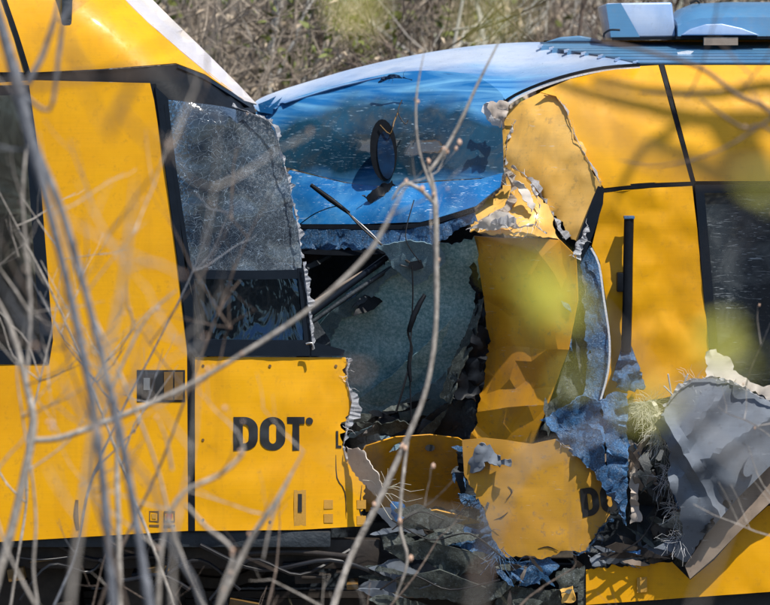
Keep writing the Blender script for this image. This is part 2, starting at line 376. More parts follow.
def idw(ctrl):
    """thin-plate surface through the given places"""
    c = []
    for p in ctrl:
        if not any(math.hypot(p[0] - q[0], p[1] - q[1]) < .5 for q in c): c.append(p)
    if len(c) < 3:
        def g(x, y):
            ws = [1 / ((x - q[0]) ** 2 + (y - q[1]) ** 2 + 4) for q in c]
            return sum(w_ * q[2] for w_, q in zip(ws, c)) / sum(ws)
        return g
    X = np.array([[q[0] / 100, q[1] / 100] for q in c]); z = np.array([q[2] for q in c]); n_ = len(c)
    d2 = ((X[:, None] - X[None]) ** 2).sum(-1)
    K = .5 * d2 * np.log(d2 + 1e-9) + np.eye(n_) * .02
    Pm = np.hstack([np.ones((n_, 1)), X]); A = np.zeros((n_ + 3, n_ + 3))
    A[:n_, :n_] = K; A[:n_, n_:] = Pm; A[n_:, :n_] = Pm.T
    sol = np.linalg.lstsq(A, np.concatenate([z, [0, 0, 0]]), rcond=None)[0]
    lo, hi = z.min() - .1, z.max() + .1
    def f(x, y):
        e = ((X - np.array([x / 100, y / 100])) ** 2).sum(-1)
        v = float((sol[:n_] * (.5 * e * np.log(e + 1e-9))).sum() + sol[n_] + sol[n_ + 1] * x / 100 + sol[n_ + 2] * y / 100)
        return max(lo, min(hi, v))
    return f


def resample(poly, res, torn, jag, closed=True):
    out = []
    N = len(poly)
    for i in range(N if closed else N - 1):
        a, b = poly[i], poly[(i + 1) % N]
        L = math.hypot(b[0] - a[0], b[1] - a[1])
        tn = torn == 'all' or (torn and i in torn)
        k = max(1, int(L / (2.6 if tn else res)))
        for j in range(k):
            t = j / k
            x, y = a[0] + (b[0] - a[0]) * t, a[1] + (b[1] - a[1]) * t
            if tn and (j > 0):
                nx, ny = (b[1] - a[1]) / L, -(b[0] - a[0]) / L
                q = (random.random() - .5) * .45 * jag + noise.noise((x * .06, y * .06, 3.3)) * jag * 1.9 + noise.noise((x * .23, y * .23, 7.7)) * jag * 1.1
                x += nx * q; y += ny * q
            out.append((x, y))
    return out


def panel(name, outline, mat, parent=None, Y=0.0, shell=None, ctrl=None, holes=(), res=22, crumple=0.0, cs=3.0,
          torn=None, jag=2.2, thick=.006, smooth=True, angle=62, seed=0.0, off=0.0, curve=False):
    """sheet-metal panel: outline and openings from the photograph, depth from the car's body shell or the places it touches"""
    pts = [(p[0], p[1]) for p in outline]
    if curve:
        q = [Vector((*p, 0)) for p in pts]; m_ = len(q); pts = []; tn = set()
        for i in range(m_):
            sp = smooth_path([q[i - 1], q[i], q[(i + 1) % m_], q[(i + 2) % m_]], 4)[4:8]
            if torn and torn != 'all' and i in torn: tn.update(range(len(pts), len(pts) + 4))
            pts += [(v.x, v.y) for v in sp]
        if torn and torn != 'all': torn = tn
    if shell is None:
        cc = [p for p in outline if len(p) > 2] + list(ctrl or [])
        shell = idw(cc) if cc else (lambda x, y: Y)
    ring = resample(pts, res, torn, jag)
    hr = [resample(h, res, None, 0) for h in holes]
    V = list(ring); E = [(i, (i + 1) % len(ring)) for i in range(len(ring))]
    for h in hr:
        b = len(V); V += h; E += [(b + i, b + (i + 1) % len(h)) for i in range(len(h))]
    loops = [ring] + hr
    xs = [p[0] for p in ring]; ys = [p[1] for p in ring]
    rnd = random.Random(int(seed * 10) + len(name) + int(xs[0]))
    y = min(ys) + res * .5; row = 0
    segs = [(l[i], l[(i + 1) % len(l)]) for l in loops for i in range(len(l))]
    while y < max(ys):
        x = min(xs) + (res * .5 if row % 2 else 0)
        while x < max(xs):
            p = (x + rnd.uniform(-.2, .2) * res, y + rnd.uniform(-.2, .2) * res)
            if inside(p, ring) and not any(inside(p, h) for h in hr):
                if all(seg_d(p, a, b) > res * .38 for a, b in segs): V.append(p)
            x += res
        y += res * .87; row += 1
    ov, oe, of, *_ = delaunay_2d_cdt([Vector(p) for p in V], E, [], 0, 1e-4)
    bm = bmesh.new(); bv = []
    for v in ov:
        q = P(v.x, v.y, shell(v.x, v.y) + off)
        if crumple:
            s = seed * 7.13
            c1 = abs(noise.noise((q.x * cs + s, q.y * cs, q.z * cs)))
            c2 = abs(noise.noise((q.x * cs * 2.7, q.y * cs + s, q.z * cs * 2.7)))
            c3 = noise.noise((q.x * cs * 6.5, q.y * cs, q.z * cs * 6.5 + s))
            q = q + Vector((0.15 * c3, -1, .15 * c2)) * crumple * (1.5 * c1 + .8 * c2 + .3 * c3 - .5)
        bv.append(bm.verts.new(q))
    for f in of:
        c = (sum(ov[i].x for i in f) / len(f), sum(ov[i].y for i in f) / len(f))
        if inside(c, ring) and not any(inside(c, h) for h in hr):
            try: bm.faces.new([bv[i] for i in f])
            except ValueError: pass
    for v in [v for v in bm.verts if not v.link_faces]: bm.verts.remove(v)
    bm.normal_update()
    s = sum(((f.calc_center_median() - CAM).dot(f.normal)) * f.calc_area() for f in bm.faces)
    if s > 0:
        bmesh.ops.reverse_faces(bm, faces=bm.faces[:])
    bm.normal_update()
    if thick:
        fs = bm.faces[:]; vsb = bm.verts[:]
        back = {v: bm.verts.new(v.co - v.normal * thick) for v in vsb}
        be = [e for e in bm.edges if len(e.link_faces) == 1]
        for f in fs: bm.faces.new([back[v] for v in reversed(f.verts)])
        for e in be:
            l = e.link_loops[0]; a, b = l.vert, l.link_loop_next.vert
            bm.faces.new((b, a, back[a], back[b]))
    return from_bm(name, bm, mat, parent, smooth, angle)


def tube_bm(bm, pts, rad, sides=8, caps=True):
    rings = []
    n_ = len(pts)
    up = Vector((.31, .22, .92)).normalized()
    for i, p in enumerate(pts):
        d = (pts[min(i + 1, n_ - 1)] - pts[max(i - 1, 0)])
        if d.length < 1e-9: d = Vector((0, 0, 1))
        d.normalize()
        a = d.cross(up)
        if a.length < .05: a = d.cross(Vector((1, 0, 0)))
        a.normalize(); b = d.cross(a)
        r = rad[i] if isinstance(rad, (list, tuple)) else rad
        rings.append([bm.verts.new(p + (a * math.cos(t) + b * math.sin(t)) * r) for t in [2 * math.pi * k / sides for k in range(sides)]])
    for i in range(n_ - 1):
        for k in range(sides):
            bm.faces.new((rings[i][k], rings[i][(k + 1) % sides], rings[i + 1][(k + 1) % sides], rings[i + 1][k]))
    if caps:
        bm.faces.new(rings[0]); bm.faces.new(list(reversed(rings[-1])))


def smooth_path(pts, k=5):
    out = []
    n_ = len(pts)
    for i in range(n_ - 1):
        p0, p1, p2, p3 = pts[max(i - 1, 0)], pts[i], pts[i + 1], pts[min(i + 2, n_ - 1)]
        for j in range(k):
            t = j / k
            out.append(.5 * ((2 * p1) + (p2 - p0) * t + (2 * p0 - 5 * p1 + 4 * p2 - p3) * t * t + (3 * p1 - p0 - 3 * p2 + p3) * t ** 3))
    out.append(pts[-1]); return out


def tube(name, pts, rad, mat, parent=None, sides=8, k=4):
    bm = bmesh.new()
    if k > 1:
        m = len(pts); sp = smooth_path(pts, k)
        if isinstance(rad, (list, tuple)):
            rad = [rad[min(m - 1, i // k)] + (rad[min(m - 1, i // k + 1)] - rad[min(m - 1, i // k)]) * ((i % k) / k) for i in range(len(sp))]
        pts = sp
    tube_bm(bm, pts, rad, sides)
    return from_bm(name, bm, mat, parent, True, 60)


def box(name, lo, hi, mat, parent=None, bev=.01, rot=None):
    bm = bmesh.new()
    bmesh.ops.create_cube(bm, size=1)
    c = (Vector(lo) + Vector(hi)) / 2; s = Vector(hi) - Vector(lo)
    for v in bm.verts: v.co = Vector((v.co.x * s.x, v.co.y * s.y, v.co.z * s.z))
    if bev: bmesh.ops.bevel(bm, geom=bm.edges[:], offset=bev, segments=2, affect='EDGES', profile=.6)
    for v in bm.verts:
        q = v.co
        if rot: q = rot @ q
        v.co = q + c
    return from_bm(name, bm, mat, parent, True, 40)


def strip(name, line, width, mat, parent, shell=None, off=-.006, thick=.01, Y=0, **kw):
    """a band of even width along a pixel polyline lying on a shell; width in pixels (number or list)"""
    L, Rr = [], []
    if len(line) > 2:
        m_ = len(line); wl = list(width) if isinstance(width, (list, tuple)) else [width] * m_
        k_ = 3; full = [Vector((*p[:2], p[2] if len(p) > 2 else 0)) for p in line]; three = len(line[0]) > 2
        sp = smooth_path(full, k_)
        width = [wl[min(m_ - 1, i // k_)] + (wl[min(m_ - 1, i // k_ + 1)] - wl[min(m_ - 1, i // k_)]) * ((i % k_) / k_) for i in range(len(sp))]
        line = [tuple(q) if three else (q.x, q.y) for q in sp]
    n_ = len(line)
    for i, p in enumerate(line):
        a, b = line[max(i - 1, 0)], line[min(i + 1, n_ - 1)]
        dx, dy = b[0] - a[0], b[1] - a[1]; l = math.hypot(dx, dy) or 1
        wd = (width[i] if isinstance(width, (list, tuple)) else width) / 2
        L.append((p[0] - dy / l * wd, p[1] + dx / l * wd) + tuple(p[2:]))
        Rr.append((p[0] + dy / l * wd, p[1] - dx / l * wd) + tuple(p[2:]))
    return panel(name, L + Rr[::-1], mat, parent, shell=shell, Y=Y, res=kw.pop('res', 14 if not kw else 4), thick=thick, off=off, **kw)


def torn_edge(name, line, wmax, mat, parent, curl=.012, off=-.004, fray=.3):
    """curled shreds of paint and laminate along a tear"""
    bm = bmesh.new()
    pts = []
    for i in range(len(line) - 1):
        a, b = line[i], line[i + 1]
        k = max(1, int(math.hypot(b[0] - a[0], b[1] - a[1]) / 2.2))
        for j in range(k):
            t = j / k; pts.append(tuple(a[m] + (b[m] - a[m]) * t for m in range(3)))
    pts.append(line[-1])
    rows = []
    sd_ = random.uniform(0, 50)
    for i, p in enumerate(pts):
        e = noise.noise((p[0] * .05 + sd_, p[1] * .05, 1)) + .5 * noise.noise((p[0] * .19, p[1] * .19, sd_)) + .18
        w1 = wmax * max(.04, e * 1.5) * random.uniform(.8, 1.2)
        w2 = wmax * .45 * max(0, noise.noise((p[0] * .12, p[1] * .12, sd_ + 9)) + .25)
        a, b = pts[max(0, i - 1)], pts[min(len(pts) - 1, i + 1)]
        dx, dy = b[0] - a[0], b[1] - a[1]; l = math.hypot(dx, dy) or 1
        nx, ny = dy / l, -dx / l
        jx, jy = random.uniform(-.5, .5), random.uniform(-.5, .5)
        rows.append([bm.verts.new(P(p[0] + nx * w1 + jx, p[1] + ny * w1 + jy, p[2] + off - curl * random.random())),
                     bm.verts.new(P(p[0] + jx * .4, p[1] + jy * .4, p[2] + off - curl * .5 * random.random() - .003)),
                     bm.verts.new(P(p[0] - nx * w2, p[1] - ny * w2, p[2] + off + .004))])
    for i in range(len(rows) - 1):
        for k in range(2):
            bm.faces.new((rows[i][k], rows[i + 1][k], rows[i + 1][k + 1], rows[i][k + 1]))
    bmesh.ops.solidify(bm, geom=bm.faces[:], thickness=.003)
    for p in pts:
        if random.random() < fray * (0 if name == 'broken_edge' else 1):
            a = random.uniform(0, 6.3); l = wmax * random.uniform(.4, 1.9)
            q = [P(p[0], p[1], p[2] + off), P(p[0] + math.cos(a) * l * .5, p[1] + math.sin(a) * l * .5, p[2] + off - curl * random.random()), P(p[0] + math.cos(a + .4) * l, p[1] + math.sin(a + .4) * l, p[2] + off - 2 * curl * random.random())]
            tube_bm(bm, q, [.0016, .0012, .0005], 3, False)
    return from_bm(name, bm, mat, parent, False)


def fibres(name, cx, cy, Y, n_, L, mat, parent, r=.0008, spread=math.pi, ang=0, depth=.05, sag=.2):
    bm = bmesh.new()
    for i in range(n_):
        a = ang + random.uniform(-spread, spread); l = L * random.uniform(.35, 1)
        x0, y0 = cx + random.uniform(-6, 6), cy + random.uniform(-6, 6)
        y1 = Y - depth * random.random()
        pts = [P(x0, y0, Y)]
        for j in range(1, 4):
            t = j / 3
            a += random.uniform(-.25, .25)
            pts.append(P(x0 + math.cos(a) * l * t, y0 + math.sin(a) * l * t + sag * l * t * t, Y + (y1 - Y) * t))
        tube_bm(bm, pts, [r, r, r * .8, r * .5], 3, False)
    return tag(from_bm(name, bm, mat, parent), kind='stuff')


# ------------------------------------------------------------------ ground, track
def ground_z(x, y):
    z = 0.0
    if y < -2.5: z = min(1.0, (-2.5 - y) / 17.0) * 1.30
    if y > 6: z = min(1.0, (y - 6) / 30.0) * .9 + max(0, min(1, (y - 40) / 80)) * .6
    nz = noise.noise((x * .23, y * .23, 0)) * .16 + noise.noise((x * .9, y * .9, 4)) * .05
    k = min(1, max(0, (abs(y - 1.5) - 2.2) / 1.5))
    return z + nz * k - .12 * k


def grid_axis(lim, near, step):
    a = []
    v = 0
    while v < lim:
        a.append(v); v += step if v < near else max(step, (v - near) * .35 + step)
    a.append(lim)
    return sorted(set([-q for q in a] + a))


bm = bmesh.new()
ax = grid_axis(600, 24, .6); ay = grid_axis(600, 46, .6)
gv = [[bm.verts.new((x, y, ground_z(x, y))) for x in ax] for y in ay]
for j in range(len(ay) - 1):
    for i in range(len(ax) - 1):
        bm.faces.new((gv[j][i], gv[j][i + 1], gv[j + 1][i + 1], gv[j + 1][i]))
tag(from_bm('ground', bm, 'soil'), kind='structure')
bm = bmesh.new()
prof = [(-.9, -.02), (-.2, .16), (3.2, .16), (3.9, -.02)]
bv = [[bm.verts.new((x, y + noise.noise((x, y, 2)) * .05, z + noise.noise((x * 2, y, 5)) * .02)) for (y, z) in prof] for x in range(-14, 15)]
for i in range(len(bv) - 1):
    for k in range(3): bm.faces.new((bv[i][k], bv[i + 1][k], bv[i + 1][k + 1], bv[i][k + 1]))
tag(from_bm('ballast_bed', bm, 'ballast'), kind='structure')
for yy in (0.78, 2.22):
    bm = bmesh.new()
    sec = [(-.07, .2), (.07, .2), (.07, .215), (.01, .235), (.01, .31), (.036, .32), (.036, .355), (-.036, .355), (-.036, .32), (-.01, .31), (-.01, .235), (-.07, .215)]
    a = [bm.verts.new((-14, yy + y, z)) for y, z in sec]; b = [bm.verts.new((14, yy + y, z)) for y, z in sec]
    for i in range(len(sec)): bm.faces.new((a[i], a[(i + 1) % 12], b[(i + 1) % 12], b[i]))
    tag(from_bm('rail', bm, 'steel_dark', None, False), kind='structure')

def arc(cx, cy, rx, ry, a0, a1, k=8):
    return [(cx + rx * math.cos(R(a0 + (a1 - a0) * i / k)), cy + ry * math.sin(R(a0 + (a1 - a0) * i / k))) for i in range(k + 1)]


# ------------------------------------------------------------------ LEFT RAIL CAR
def YL(px, py):
    y = .02 + (535 - py) * .00010
    if py < 72:
        t = min(.85, (72 - py) / 200); y += .9 - math.sqrt(.81 - t * t)
    # the nose rounds away where the cab roof drops
    s = ((px - 145) * 104 - (py - 0) * 107) / math.hypot(107, 104)      # >0 right of the silhouette
    if py < 110:
        q = max(0.0, min(1.0, 1 + s / 62))
        y += .62 * (1 - math.sqrt(max(0, 1 - q * q)))
    # cab side turns in towards the nose
    if px > 195: y += ((px - 195) / 160) ** 2 * .10
    return y


car = empty('rail_car', P(-300, 560, 1.5))
tag(car, 'yellow rail car with a black framed shattered cab side window and DOT lettering below', 'rail car')
BL = -1500
panel('side_wall', [(BL, 83), (0, 82.5), (32, 80), (150, 83), (154, 100), (165, 170), (177, 260), (187, 350), (188, 531), (0, 542), (BL, 560)],
      'yellow_paint', car, shell=YL, holes=[[(-175, 90), (28, 88), (36, 150), (50, 340), (46, 361), (-160, 362)],
                                            [(-620, 90), (-420, 90), (-400, 362), (-600, 362)]], res=26, crumple=.006, cs=1.6)
low = panel('cab_panel', [(195, 357), (346, 357.5), (348, 378), (352, 402), (346, 432), (344, 448), (352, 468), (362, 480), (366, 505), (366, 526), (300, 530), (195, 531)],
            'yellow_paint', car, shell=YL, torn=[1, 2, 3, 4, 5, 6, 7, 8], jag=4, res=11, crumple=.010, cs=3.5)
torn_edge('torn_edge', [(348, 358, .12), (347, 380, .12), (352, 402, .12), (346, 432, .12), (343, 448, .12), (347, 462, .12)], 7, 'torn_white', low)
panel('torn_flap', [(346, 446, .10), (360, 450, .02), (372, 466, -.06), (386, 492, -.03), (378, 497, .0), (362, 482, .06), (350, 466, .1)],
      'pale_flap', low, torn='all', jag=2, res=7, crumple=.03, cs=9, seed=2)
fibres('splinter', 382, 490, .0, 9, 26, 'fibre', low, r=.0014, spread=1.6, ang=-1.2, sag=0)
fibres('splinter', 380, 492, .0, 5, 48, 'fibre', low, r=.0018, spread=.5, ang=.35, sag=0)
for ln in ([(336, 455), (337, 478), (345, 492), (346, 520)], [(362, 485), (360, 510), (364, 520)], ):
    strip('crack', ln, [.3, 1.1, .8, .3][:len(ln)], 'letter_black', low, shell=YL, off=-.003, thick=.002, **dict(crumple=.010, cs=3.5))
# dome above the side wall, with the nose dropping away
dome = panel('roof_dome', [(BL, 74), (20, 72), (28, 72.5), (100, 69), (176, 63), (205, 74), (246, 101), (216, 78), (180, 48), (148, 20), (120, -8), (92, -60), (84, -80), (BL, -80)],
             'yellow_paint', car, shell=YL, res=13, crumple=.006, cs=2)
panel('roof_edge', [(110, -80), (122, -60), (147, -6), (171, 18), (201, 47), (237, 83), (257, 104), (244, 100.5), (215, 79), (179, 49), (147, 21), (119, -7), (91, -60), (83, -80)], 'glare_pale', car, shell=YL, res=7, off=-.004, thick=.008, crumple=.006, cs=2)  # sun glare on the rounding dome, made as a pale strip
panel('cant_rail', [(BL, 84), (0, 83), (30, 79.5), (100, 81), (149, 84), (167, 99), (222, 106), (256, 113), (253, 104), (206, 75), (177, 64.5), (100, 70), (30, 74), (0, 76), (BL, 76)],
      'black_rubber', car, shell=YL, res=12, off=.012, thick=.02)
strip('seal', [(-2, -20), (4, 0), (16, 35), (28, 74)], 5.5, 'black_rubber', car, shell=YL, off=-.004)
strip('seal', [(178, 66), (205, 77.5), (240, 99), (254, 108)], 3, 'black_frame', car, shell=YL, off=-.006)
strip('door_gap', [(152, 84), (164, 165), (178, 265), (190, 352), (191.5, 531)], [8, 9, 9, 9, 6], 'black_rubber', car, shell=YL, off=.004, thick=.03)
# roof and far side of the left car (seen only from elsewhere)
bm = bmesh.new()
zr = P(0, -80, YL(0, -80)).z; yr = YL(0, -80); zb = P(0, 545, 0).z
prof = [(yr, zr)] + [(yr + (1.5 - yr) * t, zr + .16 * math.sin(t * math.pi / 2)) for t in (.3, .6, 1)] + [(3.0 - yr, zr), (2.95, zr - .5), (2.98, zb)]
x0, x1 = P(BL, 0, 1).x, P(135, 0, 1).x
A = [bm.verts.new((x0, y, z)) for y, z in prof]; B = [bm.verts.new((x1 + (.0 if i == 0 else -.25), y, z)) for i, (y, z) in enumerate(prof)]
for i in range(len(prof) - 1): bm.faces.new((A[i], A[i + 1], B[i + 1], B[i]))
from_bm('roof', bm, 'roof_silver', car)
box('floor', (x0, .06, zb - .02), (P(330, 0, 0).x, 2.9, zb + .06), 'interior_dark', car)
box('bulkhead', (P(60, 0, 0).x, .10, zb + .07), (P(70, 0, 0).x, 2.85, zr - .25), 'interior_dark', car)
box('inner_wall', (P(BL, 0, 0).x, 2.70, zb + .07), (P(60, 0, 0).x, 2.76, zr - .3), 'interior_dark', car, 0)
# left passenger window
def frame_ring(name, outer, inner, mat, parent, shell, off, thick=.03, res=30, **kw):
    return panel(name, outer, mat, parent, shell=shell, holes=[inner], off=off, thick=thick, res=res, **kw)
wf = frame_ring('window', [(-178, 86), (29, 85), (38, 150), (53, 340), (49, 364), (-163, 366)], [(-166, 96), (18, 95), (27, 155), (40, 338), (38, 350), (-152, 352)], 'black_frame', car, YL, -.006)
panel('pane', [(-170, 94), (20, 93), (29, 155), (43, 340), (40, 353), (-155, 354)], 'glass_window', wf, shell=YL, off=.012, res=40)
wf2 = frame_ring('window', [(-622, 88), (-418, 88), (-398, 364), (-602, 364)], [(-608, 100), (-430, 100), (-412, 350), (-590, 350)], 'black_frame', car, YL, -.006)
panel('pane', [(-612, 98), (-428, 98), (-410, 353), (-594, 353)], 'glass_window', wf2, shell=YL, off=.012, res=40)
# cab side window
cw = frame_ring('cab_window', [(155, 86), (168, 98), (185, 270), (193, 300), (197, 343), (318, 343), (345, 350), (343, 356), (194, 356), (189, 350), (178, 262), (165, 165)],
                [(160, 108), (160.5, 109), (160.4, 110)], 'black_frame', car, YL, -.012)
strip('transom', [(186, 274), (250, 275), (300, 274)], 9, 'black_frame', cw, shell=YL, off=-.008, thick=.03)
strip('bottom_rail', [(195, 347), (260, 348), (312, 348)], 16, 'black_frame', cw, shell=YL, off=-.010, thick=.03)
strip('mullion', [(301, 268), (304, 300), (309, 352)], 7, 'black_frame', cw, shell=YL, off=-.010, thick=.03)
strip('inner_bead', [(166, 104), (176, 180), (190, 270), (203, 340)], 4, 'black_frame', cw, shell=YL, off=-.013, thick=.02)
up = panel('upper_pane', [(165, 99), (222, 106), (250, 113), (271, 121), (280, 150), (289, 185), (297, 222), (302, 262), (301, 272), (188, 272), (176, 180)],
           'glass_crazed', cw, shell=YL, off=.012, res=12, crumple=.016, cs=4, torn=[3, 4, 5, 6], jag=2)
torn_edge('broken_edge', [(268, 120, .05), (275, 128, .05), (281, 152, .05), (290, 187, .06), (297, 222, .06), (302, 258, .06)], 6, 'torn_white', up)
torn_edge('broken_edge', [(232, 106, .06), (250, 112, .06), (272, 122, .05)], 4, 'torn_white', up)
torn_edge('broken_edge', [(303, 262, .06), (306, 285, .07), (310, 320, .07), (313, 350, .07)], 4, 'torn_white', up)
panel('lower_pane', [(194, 276), (302, 276), (308, 345), (202, 345)], 'glass_wavy', cw, shell=YL, off=.012, res=14, crumple=.01, cs=3)
tube('catch', [P(306, 344, .03), P(312, 343, .03), P(314, 349, .03)], .006, 'steel_bright', cw, 8, 2)
for (x_, y_) in ((203, 366), (203, 440), (203, 520), (270, 366), (336, 366), (270, 522)):
    panel('rivet', arc(x_, y_, 1.5, 1.5, 0, 315, 7), 'hatch_brown', low, shell=YL, off=-.003, thick=.003, res=4, crumple=.010, cs=3.5)
# hatch, slots, stickers
ht = panel('access_hatch', [(137, 370), (185, 370), (185, 402), (137, 402)], 'letter_black', car, shell=YL, off=-.003, res=8, thick=.004, crumple=.006, cs=1.6)
panel('lock_plate', [(141, 374), (155, 374), (155, 399), (141, 399)], 'steel_dark', ht, shell=YL, off=-.010, res=8, crumple=.006, cs=1.6)
panel('lock_plate', [(143.5, 378), (150, 378), (150, 390), (143.5, 390)], 'steel_bright', ht, shell=YL, off=-.018, res=8, crumple=.006, cs=1.6)
panel('hatch_door', [(164, 372), (173, 372), (173, 400), (164, 400)], 'hatch_brown', ht, shell=YL, off=-.009, res=8, crumple=.006, cs=1.6)
panel('hatch_door', [(174.5, 372), (183, 372), (183, 400), (174.5, 400)], 'hatch_brown', ht, shell=YL, off=-.009, res=8, crumple=.006, cs=1.6)
strip('drain_slot', [(77, 500), (76, 515), (78, 530)], [3, 5, 3], 'hatch_brown', car, shell=YL, off=-.003, thick=.003, crumple=.006, cs=1.6)
def sticker(x0, y0, x1, y1, mark='red_mark'):
    s = frame_ring('sticker', [(x0, y0), (x1, y0), (x1, y1), (x0, y1)], [(x0 + 1.2, y0 + 1.2), (x1 - 1.2, y0 + 1.2), (x1 - 1.2, y1 - 1.2), (x0 + 1.2, y1 - 1.2)], 'hatch_brown', car, YL, -.003, .002, 8, crumple=.006, cs=1.6)
    panel('mark', [(x0 + 2.5, y0 + 3), (x1 - 2.5, y0 + 3), (x1 - 3, y1 - 3), (x0 + 3, y1 - 3)], mark, s, shell=YL, off=-.003, thick=.002, crumple=.006, cs=1.6)
    strip('caption', [(x0, y1 + 4), (x1, y1 + 4)], 2.4, 'hatch_brown', s, shell=YL, off=-.003, thick=.002, crumple=.006, cs=1.6)
sticker(149, 511, 159, 522, 'sticker'); sticker(164, 511, 175, 522)
panel('slot_plate', [(294, 490), (306, 490), (306, 526), (294, 526)], 'sticker', low, shell=YL, off=-.003, thick=.003, res=8, crumple=.010, cs=3.5)
panel('slot', [(298, 494), (302, 494), (302, 512), (298, 512)], 'letter_black', low, shell=YL, off=-.006, thick=.002, res=8, crumple=.010, cs=3.5)
for (a, b) in ((324, 500), (324, 514), (357, 500), (357, 516)):
    panel('plate', [(a, b), (a + 9, b), (a + 9, b + 9), (a, b + 9)], 'sticker', low, shell=YL, off=-.003, thick=.003, res=8, crumple=.010, cs=3.5)


# lettering, built from outlines
def letter(ch):
    """unit-height letters (y down), returns outline, holes, advance"""
    if ch == 'D':
        return [(0, 0)] + arc(.28, .36, .36, .36, -90, 0) + arc(.28, .64, .36, .36, 0, 90) + [(0, 1)], \
               [[(.245, .21)] + arc(.275, .36, .13, .15, -90, 0) + arc(.275, .64, .13, .15, 0, 90) + [(.245, .79)]], .70
    if ch == 'O':
        return arc(.33, .34, .33, .34, -180, -90) + arc(.33, .34, .33, .34, -90, 0) + arc(.33, .66, .33, .34, 0, 90) + arc(.33, .66, .33, .34, 90, 180), \
               [arc(.33, .34, .095, .14, -180, 0) + arc(.33, .66, .095, .14, 0, 180)], .71
    if ch == 'T':
        return [(0, 0), (.62, 0), (.62, .205), (.43, .205), (.43, 1), (.19, 1), (.19, .205), (0, .205)], [], .68
    return [(0, 0), (.16, 0), (.16, .86), (.4, .86), (.4, 1), (0, 1)], [], .5
def lettering(text, x, y, h, parent, shell, off, skew=0, rot=0, sx0=1.0, kw=None):
    for ch in text:
        sx = sx0 * (1.16 if ch in 'DO' else .86)
        o, hs, adv = letter(ch)
        def T(p, x=x):
            a, b = p[0] * h * sx + skew * (1 - p[1]) * h, p[1] * h
            return (x + a * math.cos(rot) - b * math.sin(rot), y + a * math.sin(rot) + b * math.cos(rot))
        panel('letter', [T(p) for p in o], 'letter_black', parent, shell=shell, holes=[[T(p) for p in q] for q in hs], off=off, thick=.002, res=4, **(kw or {}))
        x += adv * h * sx * math.cos(rot); y += adv * h * sx * math.sin(rot)
ON_CAB = dict(crumple=.010, cs=3.5); ON_WALL = dict(crumple=.006, cs=1.6); ON_SKIRT = dict(crumple=.014, cs=3.0, seed=12)
lettering('DOT', 233.5, 417, 33.5, low, YL, -.0035, sx0=.98, kw=ON_CAB)
panel('letter_dot', arc(309.5, 421, 3.6, 3.6, 0, 330, 11), 'letter_black', low, shell=YL, off=-.0035, thick=.002, res=4, **ON_CAB)
lettering('L', 336, 431, 17, low, YL, -.0035, sx0=.95, kw=ON_CAB)

# crushed nose of the left car: yellow lower front, teal windscreen sheet, bent beams
nose = panel('nose_panel', [(352, 470, .42), (366, 446, .36), (395, 437, .34), (430, 435, .34), (458, 438, .36), (482, 452, .40), (484, 480, .50), (474, 508, .62), (430, 512, .66), (392, 508, .64), (366, 512, .62)],
             'yellow_grimy', car, torn=[5, 6, 7, 8], jag=4, res=8, crumple=.02, cs=3, seed=4)
panel('bolt_hole', arc(430, 448, 5, 3.4, 0, 330, 11), 'letter_black', nose, Y=.37, thick=.003)
torn_edge('torn_edge', [(352, 468, .34), (368, 446, .44), (395, 438, .54), (430, 435, .58)], 3, 'brown_lip', nose)
def YT(px, py): return .30 + (py - 240) / 170.0 * .52 + .05 * math.sin((px - 300) / 38.0 + (py - 240) / 90.0)
gl = panel('windscreen', [(312, 352), (312, 318), (345, 292), (380, 264), (400, 246), (440, 243), (474, 236), (482, 268), (474, 320), (455, 360), (440, 392), (420, 408), (385, 412), (352, 424), (345, 395), (348, 362)],
           'glass_teal', car, shell=YT, torn=[3, 4, 5, 7, 8, 9, 10], jag=3, res=8, crumple=.03, cs=2.0, seed=5)
panel('sheet_edge', [(312, 334), (330, 312), (356, 296), (384, 274), (402, 258), (398, 272), (374, 296), (346, 318), (322, 344)], 'torn_sheet', gl, shell=YT, off=-.03, torn=[5, 6, 7], jag=3, res=6, crumple=.02, cs=5, seed=51)
panel('sheet_fold', [(352, 402), (392, 376), (430, 340), (452, 318), (440, 350), (410, 384), (376, 408)], 'glass_teal', gl, shell=lambda x, y: YT(x, y) + .002 * (y - 380), off=-.07, torn='all', jag=1.2, res=6, crumple=.02, cs=3, seed=52)
panel('glass_flap', [(376, 246), (408, 240), (440, 246), (446, 262), (428, 280), (412, 286), (398, 272)], 'torn_sheet', gl, shell=lambda x, y: .16 + (y - 240) * .0026, torn='all', jag=1.5, res=7, crumple=.015, cs=6, seed=6)
panel('windscreen_edge', [(446, 402, .3), (440, 398, .32), (452, 360, .28), (468, 328, .25), (478, 300, .22), (484, 296, .2), (476, 335, .2), (460, 372, .2), (450, 404, .22)], 'mossy_sheet', gl, torn='all', jag=1.5, res=7, crumple=.02, cs=6, seed=7)
panel('windscreen_fold', [(398, 402, .62), (430, 385, .55), (446, 372, .5), (448, 400, .6), (470, 408, .6), (440, 414, .66), (400, 420, .7)], 'torn_sheet', gl, torn='all', jag=2, res=7, crumple=.03, cs=6, seed=8)
for a, b, r, m in (((306, 318), (392, 254), .018, 'black_frame'), ((308, 306), (384, 260), .008, 'brown_lip'), ((312, 322), (400, 262), .012, 'interior_dark')):
    tube('bent_pillar', [P(a[0], a[1], .34), P((a[0] + b[0]) / 2, (a[1] + b[1]) / 2 - 1, .38), P(b[0], b[1], .42)], r, m, car, 8, 3)
panel('cab_lining', [(352, 430, .75), (384, 416, .7), (420, 412, .72), (470, 404, .7), (480, 420, .7), (478, 450, .75), (430, 432, .75), (366, 446, .7)], 'interior_dark', car, res=10, crumple=.08, cs=5, torn='all', jag=3, seed=9)
